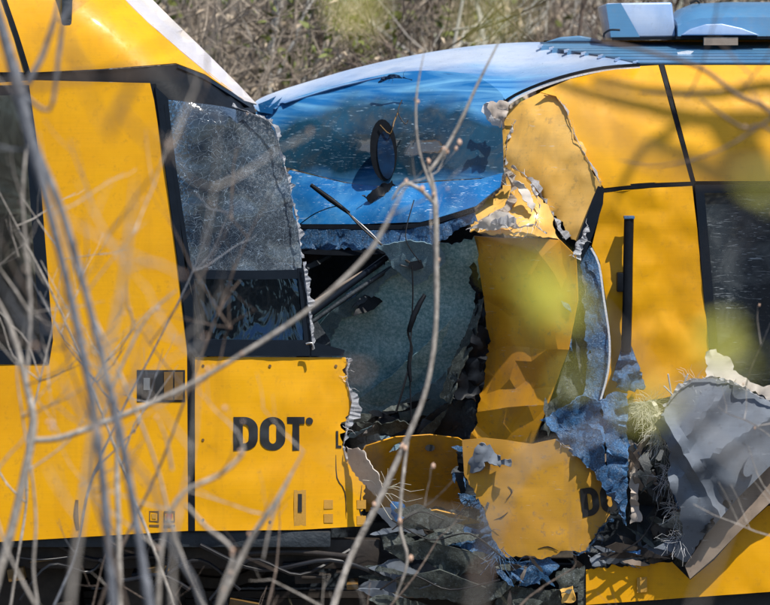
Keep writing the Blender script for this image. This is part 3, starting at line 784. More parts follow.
panel('cab_lining', [(352, 418, .5), (378, 422, .45), (398, 420, .42), (412, 428, .46), (380, 434, .5), (356, 436, .55)], 'mossy_sheet', car, res=8, crumple=.04, cs=6, torn='all', jag=2, seed=10)
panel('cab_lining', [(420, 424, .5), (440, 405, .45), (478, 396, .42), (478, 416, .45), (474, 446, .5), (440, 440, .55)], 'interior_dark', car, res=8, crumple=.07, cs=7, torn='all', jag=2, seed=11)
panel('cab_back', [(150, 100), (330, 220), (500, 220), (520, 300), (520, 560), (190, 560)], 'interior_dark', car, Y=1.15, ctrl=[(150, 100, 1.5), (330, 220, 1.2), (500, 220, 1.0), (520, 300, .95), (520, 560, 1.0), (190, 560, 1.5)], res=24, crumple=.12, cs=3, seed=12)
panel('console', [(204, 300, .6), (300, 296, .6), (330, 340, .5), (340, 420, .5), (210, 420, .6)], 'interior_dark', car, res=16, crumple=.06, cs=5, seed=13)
# underframe of the left car
zb0 = P(0, 542, 0).z
box('sole_bar', (P(BL, 0, 0).x, .20, zb0 - .16), (P(380, 0, 0).x, .30, zb0 - .01), 'steel_dark', car)
box('equipment_case', (P(-80, 0, 0).x, .45, zb0 - .55), (P(70, 0, 0).x, 1.3, zb0 - .05), 'steel_dark', car, .03)
box('equipment_case', (P(96, 0, 0).x, .42, zb0 - .48), (P(176, 0, 0).x, 1.2, zb0 - .05), 'steel_dark', car, .03)
box('underfloor', (P(BL, 0, 0).x, .9, .36), (P(400, 0, 0).x, 1.0, zb0), 'interior_dark', car, 0)
for (pts, r, m) in (([(8, 556), (40, 560), (75, 556), (84, 552)], .004, 'cable'),
                    ([(145, 570), (150, 545), (160, 540), (172, 548), (165, 575)], .007, 'cable'), ([(100, 560), (120, 580), (160, 575), (190, 590)], .012, 'cable'),
                    ([(60, 546), (95, 560), (140, 556), (190, 562)], .014, 'cable'), ([(200, 545), (260, 570), (330, 560), (380, 575)], .012, 'cable'),
                    ([(150, 600), (160, 580), (200, 560), (240, 590)], .010, 'cable'), ([(20, 600), (50, 565), (90, 572), (110, 548)], .009, 'cable'), ([(210, 600), (250, 560), (300, 575), (350, 550)], .01, 'cable'), ([(230, 555), (290, 552), (350, 557)], .016, 'steel_dark')):
    tube('pipe' if m != 'cable' else 'cable', [P(x, y, random.uniform(.02, .14)) for x, y in pts], r, m, car, 6, 5)
def wheel(px, Y, parent):
    c = Vector((P(px, 0, 0).x, Y, .80)); bm = bmesh.new()
    prof = [(.06, -.10), (.12, -.10), (.13, -.06), (.36, -.05), (.37, -.07), (.425, -.07), (.43, .05), (.455, .07), (.455, .09), (.06, .09)]
    K = 32
    rg = [[bm.verts.new(c + Vector((r * math.cos(2 * math.pi * k / K), y, r * math.sin(2 * math.pi * k / K)))) for r, y in prof] for k in range(K)]
    for k in range(K):
        for i in range(len(prof) - 1): bm.faces.new((rg[k][i], rg[(k + 1) % K][i], rg[(k + 1) % K][i + 1], rg[k][i + 1]))
    bm.faces.new([rg[k][0] for k in range(K)])
    from_bm('wheel', bm, 'steel_dark', parent)
shards_l = random.Random(8)
for i in range(16):
    x_, y_ = shards_l.uniform(0, 370), shards_l.uniform(552, 606); w_, h_ = shards_l.uniform(8, 34), shards_l.uniform(5, 16)
    box('bracket', P(x_, y_ + h_, shards_l.uniform(.1, .16)), P(x_ + w_, y_, shards_l.uniform(.2, .4)), shards_l.choice(['steel_dark', 'black_rubber', 'hatch_brown', 'steel_dark']), car, .006, Matrix.Rotation(shards_l.uniform(-.2, .2), 3, 'Y'))
wheel(210, .75, car); wheel(-150, .75, car); wheel(210, 2.25, car); wheel(-150, 2.25, car)

# ------------------------------------------------------------------ RIGHT RAIL CAR
def YR(px, py):
    y = .10
    if py < 188:
        t = min(.66, (188 - py) / 200); y += .85 - math.sqrt(.7225 - t * t)
    if py < 190 and px < 700: y += 0
    return y
def YC(px, py):          # front corner: turns away to the left
    q = max(0, (600 - px) / 100)
    return YR(px, py) + .22 * q * q
BR = 1700
rc = empty('rail_car', P(1000, 620, 1.5))
tag(rc, 'yellow rail car with crushed front corner, windscreen coloured with sky reflection and ribbed roof', 'rail car')
def YRoof(px, py):       # arched roof between the cant and the ridge
    t = max(0, min(1, (63 - py) / 22.0)); return .375 + t * 1.2
roof = panel('roof', [(560, 49), (600, 55), (640, 63), (BR, 63), (BR, 40), (540, 42)], 'roof_dark', rc, shell=YRoof, res=14)
starts = [(636, 61.0), (618, 57.8), (601, 54.8), (584, 52), (567, 49.4), (552, 47), (541, 44.8)]
for i, (sx, sy) in enumerate(starts):
    o = strip('roof_rib', [(sx, sy), (BR, sy)], 1.9, 'roof_sky_blue', roof, shell=YRoof, off=-.02, thick=.03)
    strip('rib_end', [(sx - 3, sy + .9), (sx + 2, sy - .4)], 1.2, 'roof_silver', o, shell=YRoof, off=-.045, thick=.01)
bm = bmesh.new()          # far half of the roof and the far side
zr = P(0, 40, 1.575).z; zbR = P(0, 606, .1).z
prof = [(1.575, zr), (2.3, zr - .06), (2.75, zr - .28), (2.95, zr - .75), (2.97, zbR)]
xa, xb = P(545, 0, 1.5).x, P(BR, 0, 1.5).x
A = [bm.verts.new((xa, y, z)) for y, z in prof]; B = [bm.verts.new((xb, y, z)) for y, z in prof]
for i in range(len(prof) - 1): bm.faces.new((A[i], A[i + 1], B[i + 1], B[i]))
from_bm('far_side', bm, 'yellow_paint', rc)
box('floor', (P(600, 0, 0).x, .2, zbR - .02), (xb, 2.9, zbR + .06), 'interior_dark', rc)
box('inner_wall', (P(560, 0, 0).x, 2.7, zbR + .1), (xb, 2.75, zr - .35), 'interior_dark', rc, 0)
# front roof cap
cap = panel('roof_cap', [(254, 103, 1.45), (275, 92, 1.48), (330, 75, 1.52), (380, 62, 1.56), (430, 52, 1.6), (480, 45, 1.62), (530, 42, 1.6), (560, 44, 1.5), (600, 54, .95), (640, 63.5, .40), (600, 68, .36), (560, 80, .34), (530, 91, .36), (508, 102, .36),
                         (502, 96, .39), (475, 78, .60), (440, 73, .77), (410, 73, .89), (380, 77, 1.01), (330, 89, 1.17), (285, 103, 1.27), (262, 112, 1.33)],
            'cap_paint_sheen', rc, res=11, crumple=.02, cs=2.2, ctrl=[(490, 66, .95), (540, 62, .9), (580, 60, .75)], torn=[20, 21], jag=4, seed=1, curve=True)
strip('edge_trim', [(500, 105, .33), (515, 95, .33), (540, 84, .33), (570, 74.5, .33), (604, 67.5, .345), (640, 64.5, .36)], 3, 'black_rubber', rc, Y=.33, off=-.012)
strip('edge_trim', [(502, 108.5, .33), (517, 98, .33), (541, 87, .33), (571, 77, .33), (604, 70, .345), (640, 66.5, .36)], 2.6, 'torn_white', rc, Y=.33, off=-.010)
panel('torn_edge', [(258, 104, 1.3), (268, 100, 1.28), (276, 96, 1.27), (268, 108, 1.28), (282, 97, 1.25), (272, 114, 1.28), (260, 112, 1.3)], 'blue_panel', cap, res=6, thick=.004)
# windscreen
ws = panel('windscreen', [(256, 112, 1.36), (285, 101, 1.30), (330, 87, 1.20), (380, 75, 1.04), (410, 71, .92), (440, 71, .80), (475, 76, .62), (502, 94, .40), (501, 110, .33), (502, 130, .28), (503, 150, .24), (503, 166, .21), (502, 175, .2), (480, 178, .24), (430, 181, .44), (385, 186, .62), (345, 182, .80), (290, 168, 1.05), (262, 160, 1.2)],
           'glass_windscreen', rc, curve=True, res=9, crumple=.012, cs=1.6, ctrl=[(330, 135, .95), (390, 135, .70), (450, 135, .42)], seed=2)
torn_edge('torn_edge', [(378, 82, .88), (392, 78, .8), (404, 77, .76), (412, 80, .72)], 4, 'blue_torn', ws)
fp = panel('front_panel', [(290, 170, 1.0), (345, 183, .76), (385, 187, .58), (430, 182, .40), (480, 179, .21), (502, 173, .16), (500, 186, .13), (476, 206, .12), (440, 217, .2), (420, 222, .28), (360, 224, .5), (298, 224, .75), (280, 222, .85), (270, 190, 1.05)],
           'blue_panel', rc, res=8, crumple=.035, cs=2.6, seed=3, ctrl=[(400, 205, .32), (330, 205, .66)])
strip('sill', [(296, 226, .7), (360, 227, .46), (420, 225, .24), (474, 209, .08)], 4.5, 'black_rubber', fp, shell=idw([(296, 226, .7), (360, 227, .46), (420, 225, .24), (474, 209, .08)]), off=-.01)
panel('lower_strip', [(296, 229, .68), (360, 230, .44), (400, 230, .3), (440, 224, .16), (474, 212, .06), (478, 222, .08), (440, 242, .16), (410, 250, .24), (360, 250, .42), (300, 248, .66)], 'blue_torn', fp, res=8, crumple=.03, cs=7, torn=[5, 6, 7, 8], jag=3, seed=4)
strip('lower_seal', [(298, 251, .62), (350, 253, .44), (400, 250, .28)], 5, 'black_rubber', fp, shell=idw([(298, 251, .62), (350, 253, .44), (400, 250, .28)]), off=-.01)
# mirror and wipers
mi = empty('mirror', P(384, 118, .5)); mi.parent = rc
mi.matrix_parent_inverse = root_of(rc).inverted()
def ell(cx, cy, rx, ry, k=24, rot=0):
    return [(cx + rx * math.cos(2 * math.pi * i / k) * math.cos(rot) - ry * math.sin(2 * math.pi * i / k) * math.sin(rot),
             cy + rx * math.cos(2 * math.pi * i / k) * math.sin(rot) + ry * math.sin(2 * math.pi * i / k) * math.cos(rot)) for i in range(k)]
panel('mirror_housing', ell(383.5, 150, 13.5, 31, rot=-.05), 'black_rubber', mi, Y=.585, thick=.05, res=8)
panel('mirror_glass', ell(386, 155, 8.5, 24, rot=-.08), 'glass_mirror', mi, Y=.577, thick=.004, res=8)
tube('mirror_arm', [P(398, 112, .66), P(394, 122, .58), P(390, 134, .56), P(380, 125, .57)], .0035, 'hatch_brown', mi, 6, 3)
tube('mirror_arm', [P(402, 100, .68), P(398, 112, .6), P(405, 124, .57), P(408, 120, .58)], .003, 'steel_dark', mi, 6, 3)
panel('mirror_bracket', [(362, 196), (375, 189), (392, 180), (396, 186), (384, 196), (370, 203)], 'black_rubber', mi, Y=.52, res=6, crumple=.03, cs=12, torn='all', jag=2)
wp = empty('wiper', P(312, 186, .4)); wp.parent = rc; wp.matrix_parent_inverse = root_of(rc).inverted()
tube('wiper_blade', [P(311, 185, .5), P(330, 199, .46), P(349, 213, .42)], [.011, .016, .010], 'black_rubber', wp, 6, 3)
tube('wiper_arm', [P(345, 209, .42), P(362, 228, .36), P(386, 248, .28), P(414, 265, .18)], .006, 'steel_dark', wp, 6, 4)
tube('wiper_arm', [P(352, 216, .42), P(376, 238, .34), P(396, 262, .24), P(412, 268, .18)], .004, 'steel_bright', wp, 6, 4)
panel('wiper_motor', [(410, 262), (421, 260), (424, 268), (414, 271), (408, 267)], 'black_rubber', wp, Y=.16, thick=.04, res=5)
tube('cable', [P(300, 224, .6), P(316, 213, .5), P(338, 206, .44), P(350, 212, .4)], .003, 'cable', wp, 5, 4)
tube('cable', [P(412, 266, .16), P(413, 290, .18), P(412, 320, .2), P(410, 360, .2), P(411, 418, .24)], .004, 'cable', wp, 5, 5)
tube('cable', [P(414, 200, .22), P(406, 230, .18), P(408, 245, .16), P(420, 262, .16)], .003, 'cable', wp, 5, 5)
tube('cable', [P(424, 294, .18), P(416, 310, .16), P(408, 330, .18), P(412, 352, .2), P(404, 385, .2), P(396, 412, .22)], .006, 'cable', wp, 5, 5)
tube('cable_clamp', [P(425, 295, .18), P(420, 303, .17), P(413, 318, .16), P(409, 332, .17)], [.009, .014, .016, .010], 'black_rubber', wp, 7, 3)
tube('cable_clamp', [P(410, 352, .2), P(409, 368, .2), P(411, 382, .2)], [.007, .012, .007], 'black_rubber', wp, 7, 3)

# yellow dome of the right car
dome1 = panel('roof_dome', [(640, 66), (658.5, 65), (690.5, 181.5), (650, 183), (604, 188), (600, 183), (590, 165), (575, 138), (566, 112), (556, 96), (540, 92), (570, 79), (604, 71)],
              'yellow_paint', rc, shell=YR, res=11, crumple=.008, cs=2.4)
dome2 = panel('roof_dome', [(664.5, 65), (BR, 65), (BR, 181), (770, 181), (695.5, 181)], 'yellow_paint', rc, shell=YR, res=20, crumple=.008, cs=2)
strip('seal', [(661.5, 64), (676, 116), (693.5, 184)], 5, 'black_rubber', rc, shell=YR, off=.004, thick=.02)
strip('cant_seal', [(602, 191), (620, 187.5), (650, 185), (694, 183.5)], 5, 'black_rubber', rc, shell=YR, off=.0, thick=.02)
cor = panel('corner_cap', [(548, 89), (559, 96), (569, 112), (578, 138), (592, 165), (602, 184), (594, 205), (586, 228), (577, 242), (566, 236), (556, 216), (545, 200), (530, 190), (514, 172), (503, 168), (501, 140), (504, 114), (520, 102)],
            'yellow_scuffed', rc, shell=YC, res=8, off=-.02, crumple=.03, cs=4, torn=[0, 1, 2, 3, 4, 8, 9, 10, 11, 12, 13, 14, 15], jag=3, seed=5)
def onC(line, o=-.02): return [(x, y, YC(x, y) + o) for x, y in line]
torn_edge('torn_edge', onC([(546, 90), (557, 96), (567, 112), (576, 138), (591, 165), (600, 183)], -.03), 2.2, 'torn_white', cor, curl=.005)
torn_edge('torn_edge', onC([(506, 118), (516, 120), (508, 135), (505, 165)], -.035), 4, 'torn_white', cor)
torn_edge('torn_edge', onC([(512, 165), (528, 178), (541, 195), (553, 215), (560, 232), (566, 240)], -.04), 6, 'torn_white', cor)
panel('torn_end', [(482, 108, .25), (490, 103, .22), (502, 106, .2), (505, 112, .18), (500, 128, .2), (492, 125, .22), (486, 116, .24)], 'torn_white', cor, torn='all', jag=2, res=6, crumple=.03, cs=14, seed=4)
# torn upper skin of the pillar, in the sun
tp = panel('torn_skin', [(512, 168, .2), (528, 182, .12), (543, 200, .06), (553, 222, .03), (560, 240, .03), (540, 236, -.02), (518, 236, -.03), (500, 234, -.02), (480, 233, .02), (470, 232, .06), (468, 222, .12), (480, 208, .16), (495, 198, .2), (507, 185, .2)],
           'yellow_scuffed', rc, torn='all', jag=2.2, res=6, crumple=.045, cs=2.6, seed=6)
torn_edge('torn_edge', [(466, 230, .04), (482, 222, .02), (500, 224, -.04), (516, 228, -.05), (534, 224, -.05), (546, 234, -.02)], 9, 'torn_white', tp, curl=.03)
torn_edge('torn_edge', [(505, 170, .16), (513, 185, .14), (506, 205, .10), (494, 214, .06), (478, 222, .06)], 7, 'pale_flap', tp, curl=.03)
torn_edge('torn_edge', [(530, 184, .06), (540, 205, .02), (536, 225, -.02)], 6, 'torn_white', tp, curl=.02)
for i, (o_, m_) in enumerate((([(467, 229, .02), (484, 218, -.02), (506, 212, -.05), (522, 218, -.06), (512, 226, -.06), (490, 230, -.03)], 'pale_flap'),
                              ([(488, 104, .16), (502, 100, .14), (508, 108, .12), (503, 122, .12), (494, 118, .14)], 'pale_flap'),
                              ([(514, 180, .04), (524, 184, .02), (536, 204, -.01), (532, 212, -.03), (522, 196, .0)], 'pale_flap'))):
    panel('torn_strip', o_, m_, tp, torn='all', jag=2.4, res=4, crumple=.035, cs=6, seed=60 + i)
# hanging corner pillar, in the shade of the torn skin
pil = panel('corner_pillar', [(474, 236, 0.280), (500, 238, 0.190), (530, 238, 0.091), (560, 240, 0.001), (576, 256, -0.017), (578, 300, 0.001), (572, 330, 0.038), (568, 350, 0.064), (548, 405, 0.162), (532, 446, 0.235), (500, 448, 0.333), (468, 446, 0.423), (478, 390, 0.387), (488, 345, 0.333), (484, 300, 0.316), (478, 262, 0.297)],
            'yellow_grimy', rc, angle=9, res=17, crumple=.045, cs=2.6, ctrl=[(520, 300, .13), (530, 340, .18), (510, 400, .24)], torn=[10, 11, 12], jag=3, seed=7)
panel('torn_lining', [(474, 262, .26), (482, 290, .26), (488, 330, .26), (486, 360, .28), (482, 392, .3), (476, 402, .3), (462, 400, .24), (452, 398, .26), (458, 372, .24), (472, 335, .22), (478, 305, .2), (470, 280, .22)], 'black_rubber', pil, torn='all', jag=3, res=7, crumple=.06, cs=11, seed=8)
# rubber post and blade-like torn door edge
po = panel('rubber_post', [(598, 186, .02), (604, 188, .02), (603, 204, .02), (594, 232, .02), (586, 252, .02), (578, 264, .02), (568, 260, .04), (576, 244, .02), (584, 222, .02), (592, 200, .02)], 'black_frame', rc, res=7, thick=.04)
torn_edge('torn_edge', [(588, 226, .0), (580, 240, .0), (572, 256, .0)], 8, 'torn_white', po, curl=.02)
blade = panel('door_edge', [(580, 262, .05), (590, 246, .04), (598, 262, .04), (603, 300, .0), (609, 340, -.02), (608, 372, -.02), (600, 402, -.03), (592, 420, -.03), (580, 412, .0), (586, 385, .0), (588, 350, .02), (584, 310, .05), (578, 285, .06)], 'blue_torn', rc, res=7, crumple=.03, cs=6, torn=[7, 8, 9, 10, 11], jag=2, seed=9)
strip('bright_edge', [(591, 248), (599, 265), (604, 300), (609.5, 340), (608, 372), (600, 402)], 1.8, 'torn_white', blade, Y=-.03, shell=idw([(591, 248, .03), (604, 300, -.01), (609, 340, -.03), (600, 402, -.04)]), off=-.012, thick=.004)
panel('torn_sheet', [(566, 262, .14), (580, 268, .1), (586, 300, .1), (590, 345, .08), (590, 390, .06), (572, 420, .08), (548, 436, .08), (540, 430, .1), (556, 392, .12), (570, 345, .14), (576, 300, .14)], 'mossy_sheet', rc, res=8, crumple=.05, cs=6, torn=[4, 5, 6, 7], jag=3, seed=10)
# side door panel with grab bar
door = panel('side_panel', [(604, 193), (650, 188), (692, 186), (697, 230), (703, 290), (711, 368), (700, 388), (664, 398), (625, 404), (604, 404), (606, 372), (611, 340), (606, 300), (600, 262), (592, 246), (598, 222)], 'yellow_paint', rc, shell=YR, res=9, crumple=.03, cs=2.6, seed=11)
gb = tube('grab_bar', [P(629, 217, .03), P(628, 260, .03), P(627.5, 300, .03), P(626, 352, .04)], .0255, 'black_rubber', rc, 10, 2)
box('bracket', P(617, 292, .02), P(628, 272, .09), 'black_rubber', gb, .008)
box('top_cap', P(624, 219, .0), P(634, 215.5, .06), 'blue_torn', gb, .004)
panel('grab_bar_foot', [(622, 345, .05), (631, 345, .05), (640, 368, .03), (645, 386, .02), (634, 392, .02), (616, 388, .02), (612, 380, .03)], 'blue_torn', gb, res=5, crumple=.05, cs=10, seed=3, torn=[2, 3, 4, 5], jag=3)
# window of the right car
rw = frame_ring('window', [(695, 184.5), (BR - 300, 184.5), (BR - 300, 415), (716, 415), (711, 368), (703.5, 290)], [(704.5, 193), (BR - 320, 193), (BR - 320, 400), (726, 400), (720, 368), (713, 290)], 'black_frame', rc, YR, -.008, res=30)
panel('pane', [(702, 191), (BR - 318, 191), (BR - 318, 402), (724, 402), (711, 290)], 'cab_glass', rw, shell=YR, off=.02, res=40)
panel('side_wall', [(770, 416), (BR, 416), (BR, 600), (770, 588), (740, 560), (772, 505), (800, 470)], 'yellow_paint', rc, shell=YR, off=.012, res=40, crumple=.006)
panel('side_wall', [(BR - 298, 184), (BR, 184), (BR, 414), (BR - 298, 414)], 'yellow_paint', rc, shell=YR, res=50)
# skirt panel with lettering, bent out
def YS(px, py): return -.02 + .10 * max(0, (530 - px) / 70) ** 2 * .5 + .06 * max(0, (px - 590) / 40) + .0004 * (py - 440)
sk = panel('skirt_panel', [(462, 440), (484, 438), (505, 440), (532, 444), (556, 439), (575, 452), (594, 470), (608, 478), (622, 500), (606, 522), (594, 534), (586, 554), (572, 551), (548, 557), (524, 556), (501, 561), (493, 540), (486, 518), (476, 494), (464, 474)],
           'yellow_skirt', rc, shell=YS, res=8, crumple=.014, cs=3.0, torn=[4, 5, 6, 7, 8, 9, 10, 11, 12, 13, 14, 15, 16, 17, 18], jag=2.6, seed=12)
for i, (o_, m_) in enumerate((([(464, 452, .05), (478, 444, .0), (492, 448, -.03), (500, 456, -.05), (512, 462, -.05), (500, 468, -.05), (484, 462, -.03), (476, 472, .0), (468, 470, .03)], 'grey_composite'), )):
    panel('crease', o_, m_, sk, torn='all', jag=3, res=5, crumple=.04, cs=9, seed=80 + i)
torn_edge('torn_edge', [(x, y, YS(x, y)) for x, y in [(612, 518), (598, 532), (590, 548), (578, 556)]], 8, 'blue_torn', sk, curl=.03)
torn_edge('torn_edge', [(x, y, YS(x, y)) for x, y in [(530, 562), (506, 562), (494, 545), (488, 522), (478, 498)]], 9, 'blue_torn', sk, curl=.03)
torn_edge('torn_edge', [(x, y, YS(x, y)) for x, y in [(556, 440), (575, 452), (592, 470), (608, 478)]], 4, 'torn_white', sk, curl=.02)
for ln in ([(506, 500), (512, 492), (508, 486)], [(494, 520), (502, 517), (508, 512)], [(538, 549), (548, 547), (558, 551)]):
    strip('crack', ln, [.3, 1.2, .3][:len(ln)], 'letter_black', sk, shell=YS, off=-.003, thick=.002, **ON_SKIRT)
lettering('DO', 578, 489.5, 28.5, sk, YS, -.004, rot=R(-10), sx0=.84, skew=.06, kw=ON_SKIRT)
# grey-blue torn sheets between pillar and skirt
s1 = panel('torn_sheet', [(540, 420, .0), (560, 408, -.04), (580, 396, -.06), (600, 402, -.08), (606, 430, -.1), (606, 466, -.1), (618, 500, -.1), (624, 524, -.08), (612, 500, -.08), (590, 468, -.06), (566, 448, -.03)], 'blue_torn', rc, res=7, crumple=.07, cs=6, torn='all', jag=2, seed=13)
s2 = panel('torn_sheet', [(600, 400, -.05), (614, 392, -.08), (628, 394, -.08), (627, 430, -.1), (628, 480, -.1), (626, 526, -.08), (614, 500, -.1), (606, 462, -.1)], 'blue_torn', rc, res=7, crumple=.05, cs=8, torn='all', jag=1.6, seed=14)
panel('torn_sheet', [(628, 440, .02), (640, 446, .0), (638, 480, .0), (642, 520, -.02), (630, 524, -.02)], 'pale_flap', rc, res=6, crumple=.04, cs=9, torn='all', jag=2, seed=15)
# dark cavity and stuff inside it
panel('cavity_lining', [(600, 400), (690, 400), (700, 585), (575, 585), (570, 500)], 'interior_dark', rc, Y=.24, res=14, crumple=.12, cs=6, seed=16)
for i in range(9):
    x, y = random.uniform(632, 676), random.uniform(452, 556)
    a = random.uniform(0, 3.1); l = random.uniform(14, 40)
    panel('shred', [(x, y), (x + l * math.cos(a), y + l * .6 * math.sin(a)), (x + l * math.cos(a + .5), y + l * .7 * math.sin(a + .5)), (x + l * .3 * math.cos(a + 1.2), y + l * .3 * math.sin(a + 1.2))],
          random.choice(['steel_dark', 'grey_composite', 'black_rubber', 'mossy_sheet', 'brown_lip']), rc, Y=random.uniform(.0, .14), res=6, crumple=.04, cs=10, torn='all', jag=2, seed=20 + i)
panel('shred', [(588, 556), (620, 548), (650, 546), (676, 548), (668, 556), (620, 562), (592, 566)], 'grey_composite', rc, Y=.02, res=6, crumple=.04, cs=9, torn='all', jag=2, seed=31)
panel('shred', [(610, 552), (640, 550), (652, 553), (630, 556)], 'blue_panel', rc, Y=-.02, res=6, crumple=.02, cs=9, torn='all', jag=1, seed=32)
# crushed grey composite panel with bent lip
def YG(px, py): return -.06 * math.exp(-(((px - 668) * .72 + (py - 425) * .69 - 18) / 9.0) ** 2) + .05 * math.exp(-(((px - 668) * .6 - (py - 480) * .8 - 14) / 12.0) ** 2) - .05 * max(0, 1 - abs((px - 735) * .55 + (py - 440) * .83) / 16.0) - .04 * max(0, 1 - abs((px - 700) * .83 - (py - 480) * .5) / 10.0) - .10 - .14 * math.exp(-((px - 720) ** 2 + (py - 470) ** 2) / 5200.0) + .06 * max(0, (py - 520) / 50)
gp = panel('crushed_panel', [(654, 424), (668, 402), (680, 388), (692, 379), (712, 377), (736, 384), (756, 394), (785, 408), (800, 442), (768, 468), (738, 498), (708, 533), (688, 562), (674, 556), (684, 536), (678, 505), (668, 478), (672, 452)],
           'grey_composite', rc, angle=30, shell=YG, res=6, crumple=.016, cs=2.0, torn=[0, 1, 2, 3, 4, 5, 6, 11, 12, 13, 14, 15, 16, 17], jag=2, seed=17, thick=.02)
torn_edge('torn_edge', [(x, y, YG(x, y) - .01) for x, y in [(664, 408), (680, 389), (692, 380), (712, 378), (736, 385), (756, 395), (780, 407)]], 3.4, 'torn_white', gp, curl=.02)
bp = panel('bracket', ell(751, 466, 6, 12, 20, .5), 'grey_composite', gp, shell=YG, off=-.05, thick=.03, res=5)
panel('panel_lip', [(810, 470), (770, 503), (741, 530), (714, 558), (690, 579), (685, 566), (708, 532), (738, 496), (770, 464), (810, 432)], 'brown_lip', rc, Y=-.09, res=9, crumple=.02, cs=5, thick=.03, seed=18)
panel('lip_seal', [(790, 444), (770, 461), (738, 495), (706, 534), (700, 532), (734, 490), (766, 456), (786, 440)], 'black_rubber', rc, Y=-.17, res=9, crumple=.03, cs=9, torn='all', jag=1.6, seed=19)
pf = panel('paint_flap', [(706, 352, .02), (716, 349, .0), (727, 356, -.02), (733, 370, -.03), (750, 382, -.04), (772, 388, -.04), (800, 398, -.04), (800, 412, -.05), (770, 402, -.06), (740, 386, -.07), (714, 377, -.07), (703, 380, -.04), (708, 366, .0)], 'pale_flap', rc, res=7, crumple=.04, cs=7, torn='all', jag=2.4, seed=21)
# insulation tuft
tuft = empty('insulation', P(655, 410, -.02)); tuft.parent = rc; tuft.matrix_parent_inverse = root_of(rc).inverted()
panel('insulation_wad', [(630, 406, .0), (642, 402, -.06), (656, 403, -.08), (660, 414, -.08), (660, 432, -.06), (657, 440, -.04), (652, 428, -.06), (644, 414, -.04), (632, 414, .0)], 'fibre', tuft, res=4, crumple=.03, cs=22, torn='all', jag=4, seed=22)
fibres('fibre', 645, 408, -.05, 130, 22, 'fibre', tuft, r=.0009, spread=3.1, ang=.3, depth=.09)
fibres('fibre', 656, 428, -.05, 90, 22, 'fibre', tuft, r=.0009, spread=3.1, ang=1.3, depth=.09)
fibres('fibre', 660, 415, -.06, 110, 44, 'fibre', tuft, r=.0007, spread=1.3, ang=.7, depth=.08)
fibres('fibre', 650, 405, -.06, 36, 30, 'fibre', tuft, r=.0008, spread=2.6, ang=.0, depth=.08)
fibres('fibre', 668, 480, -.06, 26, 30, 'torn_white', tuft, r=.0007, spread=2.2, ang=2.5, depth=.08)
for (a, b) in (((676, 402), (688, 374)), ((682, 404), (664, 386)), ((672, 398), (668, 374))):
    tube('splinter', [P(*a, -.05), P((a[0] + b[0]) / 2, (a[1] + b[1]) / 2, -.08), P(*b, -.1)], .004, 'torn_white', tuft, 5, 2)
for (x_, y_) in ((664, 440), (670, 470), (676, 510), (680, 540), (690, 384)):
    fibres('fibre', x_, y_, -.08, 34, 22, 'torn_white', gp, r=.0008, spread=2.4, ang=2.9, depth=.09)
# sill along the bottom
sill = panel('sill', [(586, 570), (625, 566), (672, 562), (690, 580), (714, 560), (740, 531), (768, 506), (BR, 506), (BR, 588), (770, 592), (586, 605)], 'yellow_paint', rc, shell=lambda x, y: .03, res=12, crumple=.012, cs=4, torn=[0, 1], jag=2)
panel('plate', [(637, 578), (647, 577), (647, 592), (637, 593)], 'sticker', sill, Y=.02, off=-.006, thick=.003)
strip('end_post', [(581, 566, .05), (582, 608, .05)], 8, 'mossy_sheet', rc, Y=.05)
# underbody debris between the cars
DB = [([(392, 512), (430, 508), (472, 512), (488, 522), (486, 548), (440, 540), (400, 535)], .25, 'mossy_sheet'), ([(380, 530), (420, 540), (470, 545), (494, 560), (480, 575), (420, 560), (384, 550)], .18, 'mossy_sheet'),
      ([(434, 563), (448, 560), (466, 564), (452, 570)], .02, 'blue_torn'), ([(440, 540), (460, 528), (488, 530), (500, 558), (484, 556)], .05, 'blue_torn'),
      ([(390, 505), (402, 500), (408, 512), (396, 522)], .1, 'blue_panel'), ([(452, 470), (474, 462), (484, 480), (480, 502), (462, 498)], .3, 'interior_dark'), ([(458, 494), (476, 496), (480, 506), (466, 508)], .2, 'blue_torn'),
      ([(456, 452), (468, 444), (478, 450), (474, 470), (460, 472)], .22, 'black_rubber'), ([(470, 470), (484, 452), (500, 455), (496, 470), (484, 484)], .05, 'grey_composite'),
      ([(500, 560), (520, 562), (548, 556), (560, 566), (540, 585), (515, 580)], .06, 'blue_torn'), ([(556, 572), (578, 568), (580, 590), (562, 596)], .04, 'mossy_sheet'), ([(560, 590), (572, 586), (576, 600), (562, 604)], .0, 'yellow_scuffed'),
      ([(500, 585), (560, 590), (570, 625), (490, 625)], .12, 'mossy_sheet')]
for i, (o, y, m) in enumerate(DB):
    panel('torn_underframe', o, m, rc, Y=y, res=6, crumple=.04, cs=5, torn='all', jag=1.8, seed=40 + i)
for i, (o_, m_) in enumerate((([(384, 548, .0), (424, 540, -.04), (470, 552, -.02), (492, 570, .04), (456, 576, .02), (410, 566, .02)], 'mossy_sheet'),
                              ([(396, 578, -.02), (440, 570, -.06), (486, 588, -.02), (480, 604, .04), (430, 600, .02), (398, 596, .02)], 'mossy_sheet'),
                              ([(398, 516, .16), (436, 510, .1), (476, 520, .14), (484, 536, .2), (440, 532, .2), (404, 528, .2)], 'yellow_skirt'))):
    panel('bent_sheet', o_, m_, rc, torn=[2, 3, 4], jag=2, res=5, crumple=.03, cs=4, seed=90 + i, thick=.008)
for pts_, r_ in (([(380, 590), (410, 575), (450, 590), (500, 580)], .009), ([(392, 520), (430, 540), (470, 534), (505, 560)], .007), ([(600, 560), (640, 540), (660, 500), (655, 460)], .007), ([(470, 500), (450, 520), (420, 512), (392, 530)], .006)):
    tube('hose', [P(x, y, -.06) for x, y in pts_], r_ * .6, 'cable', rc, 6, 5)
rs = random.Random(3)
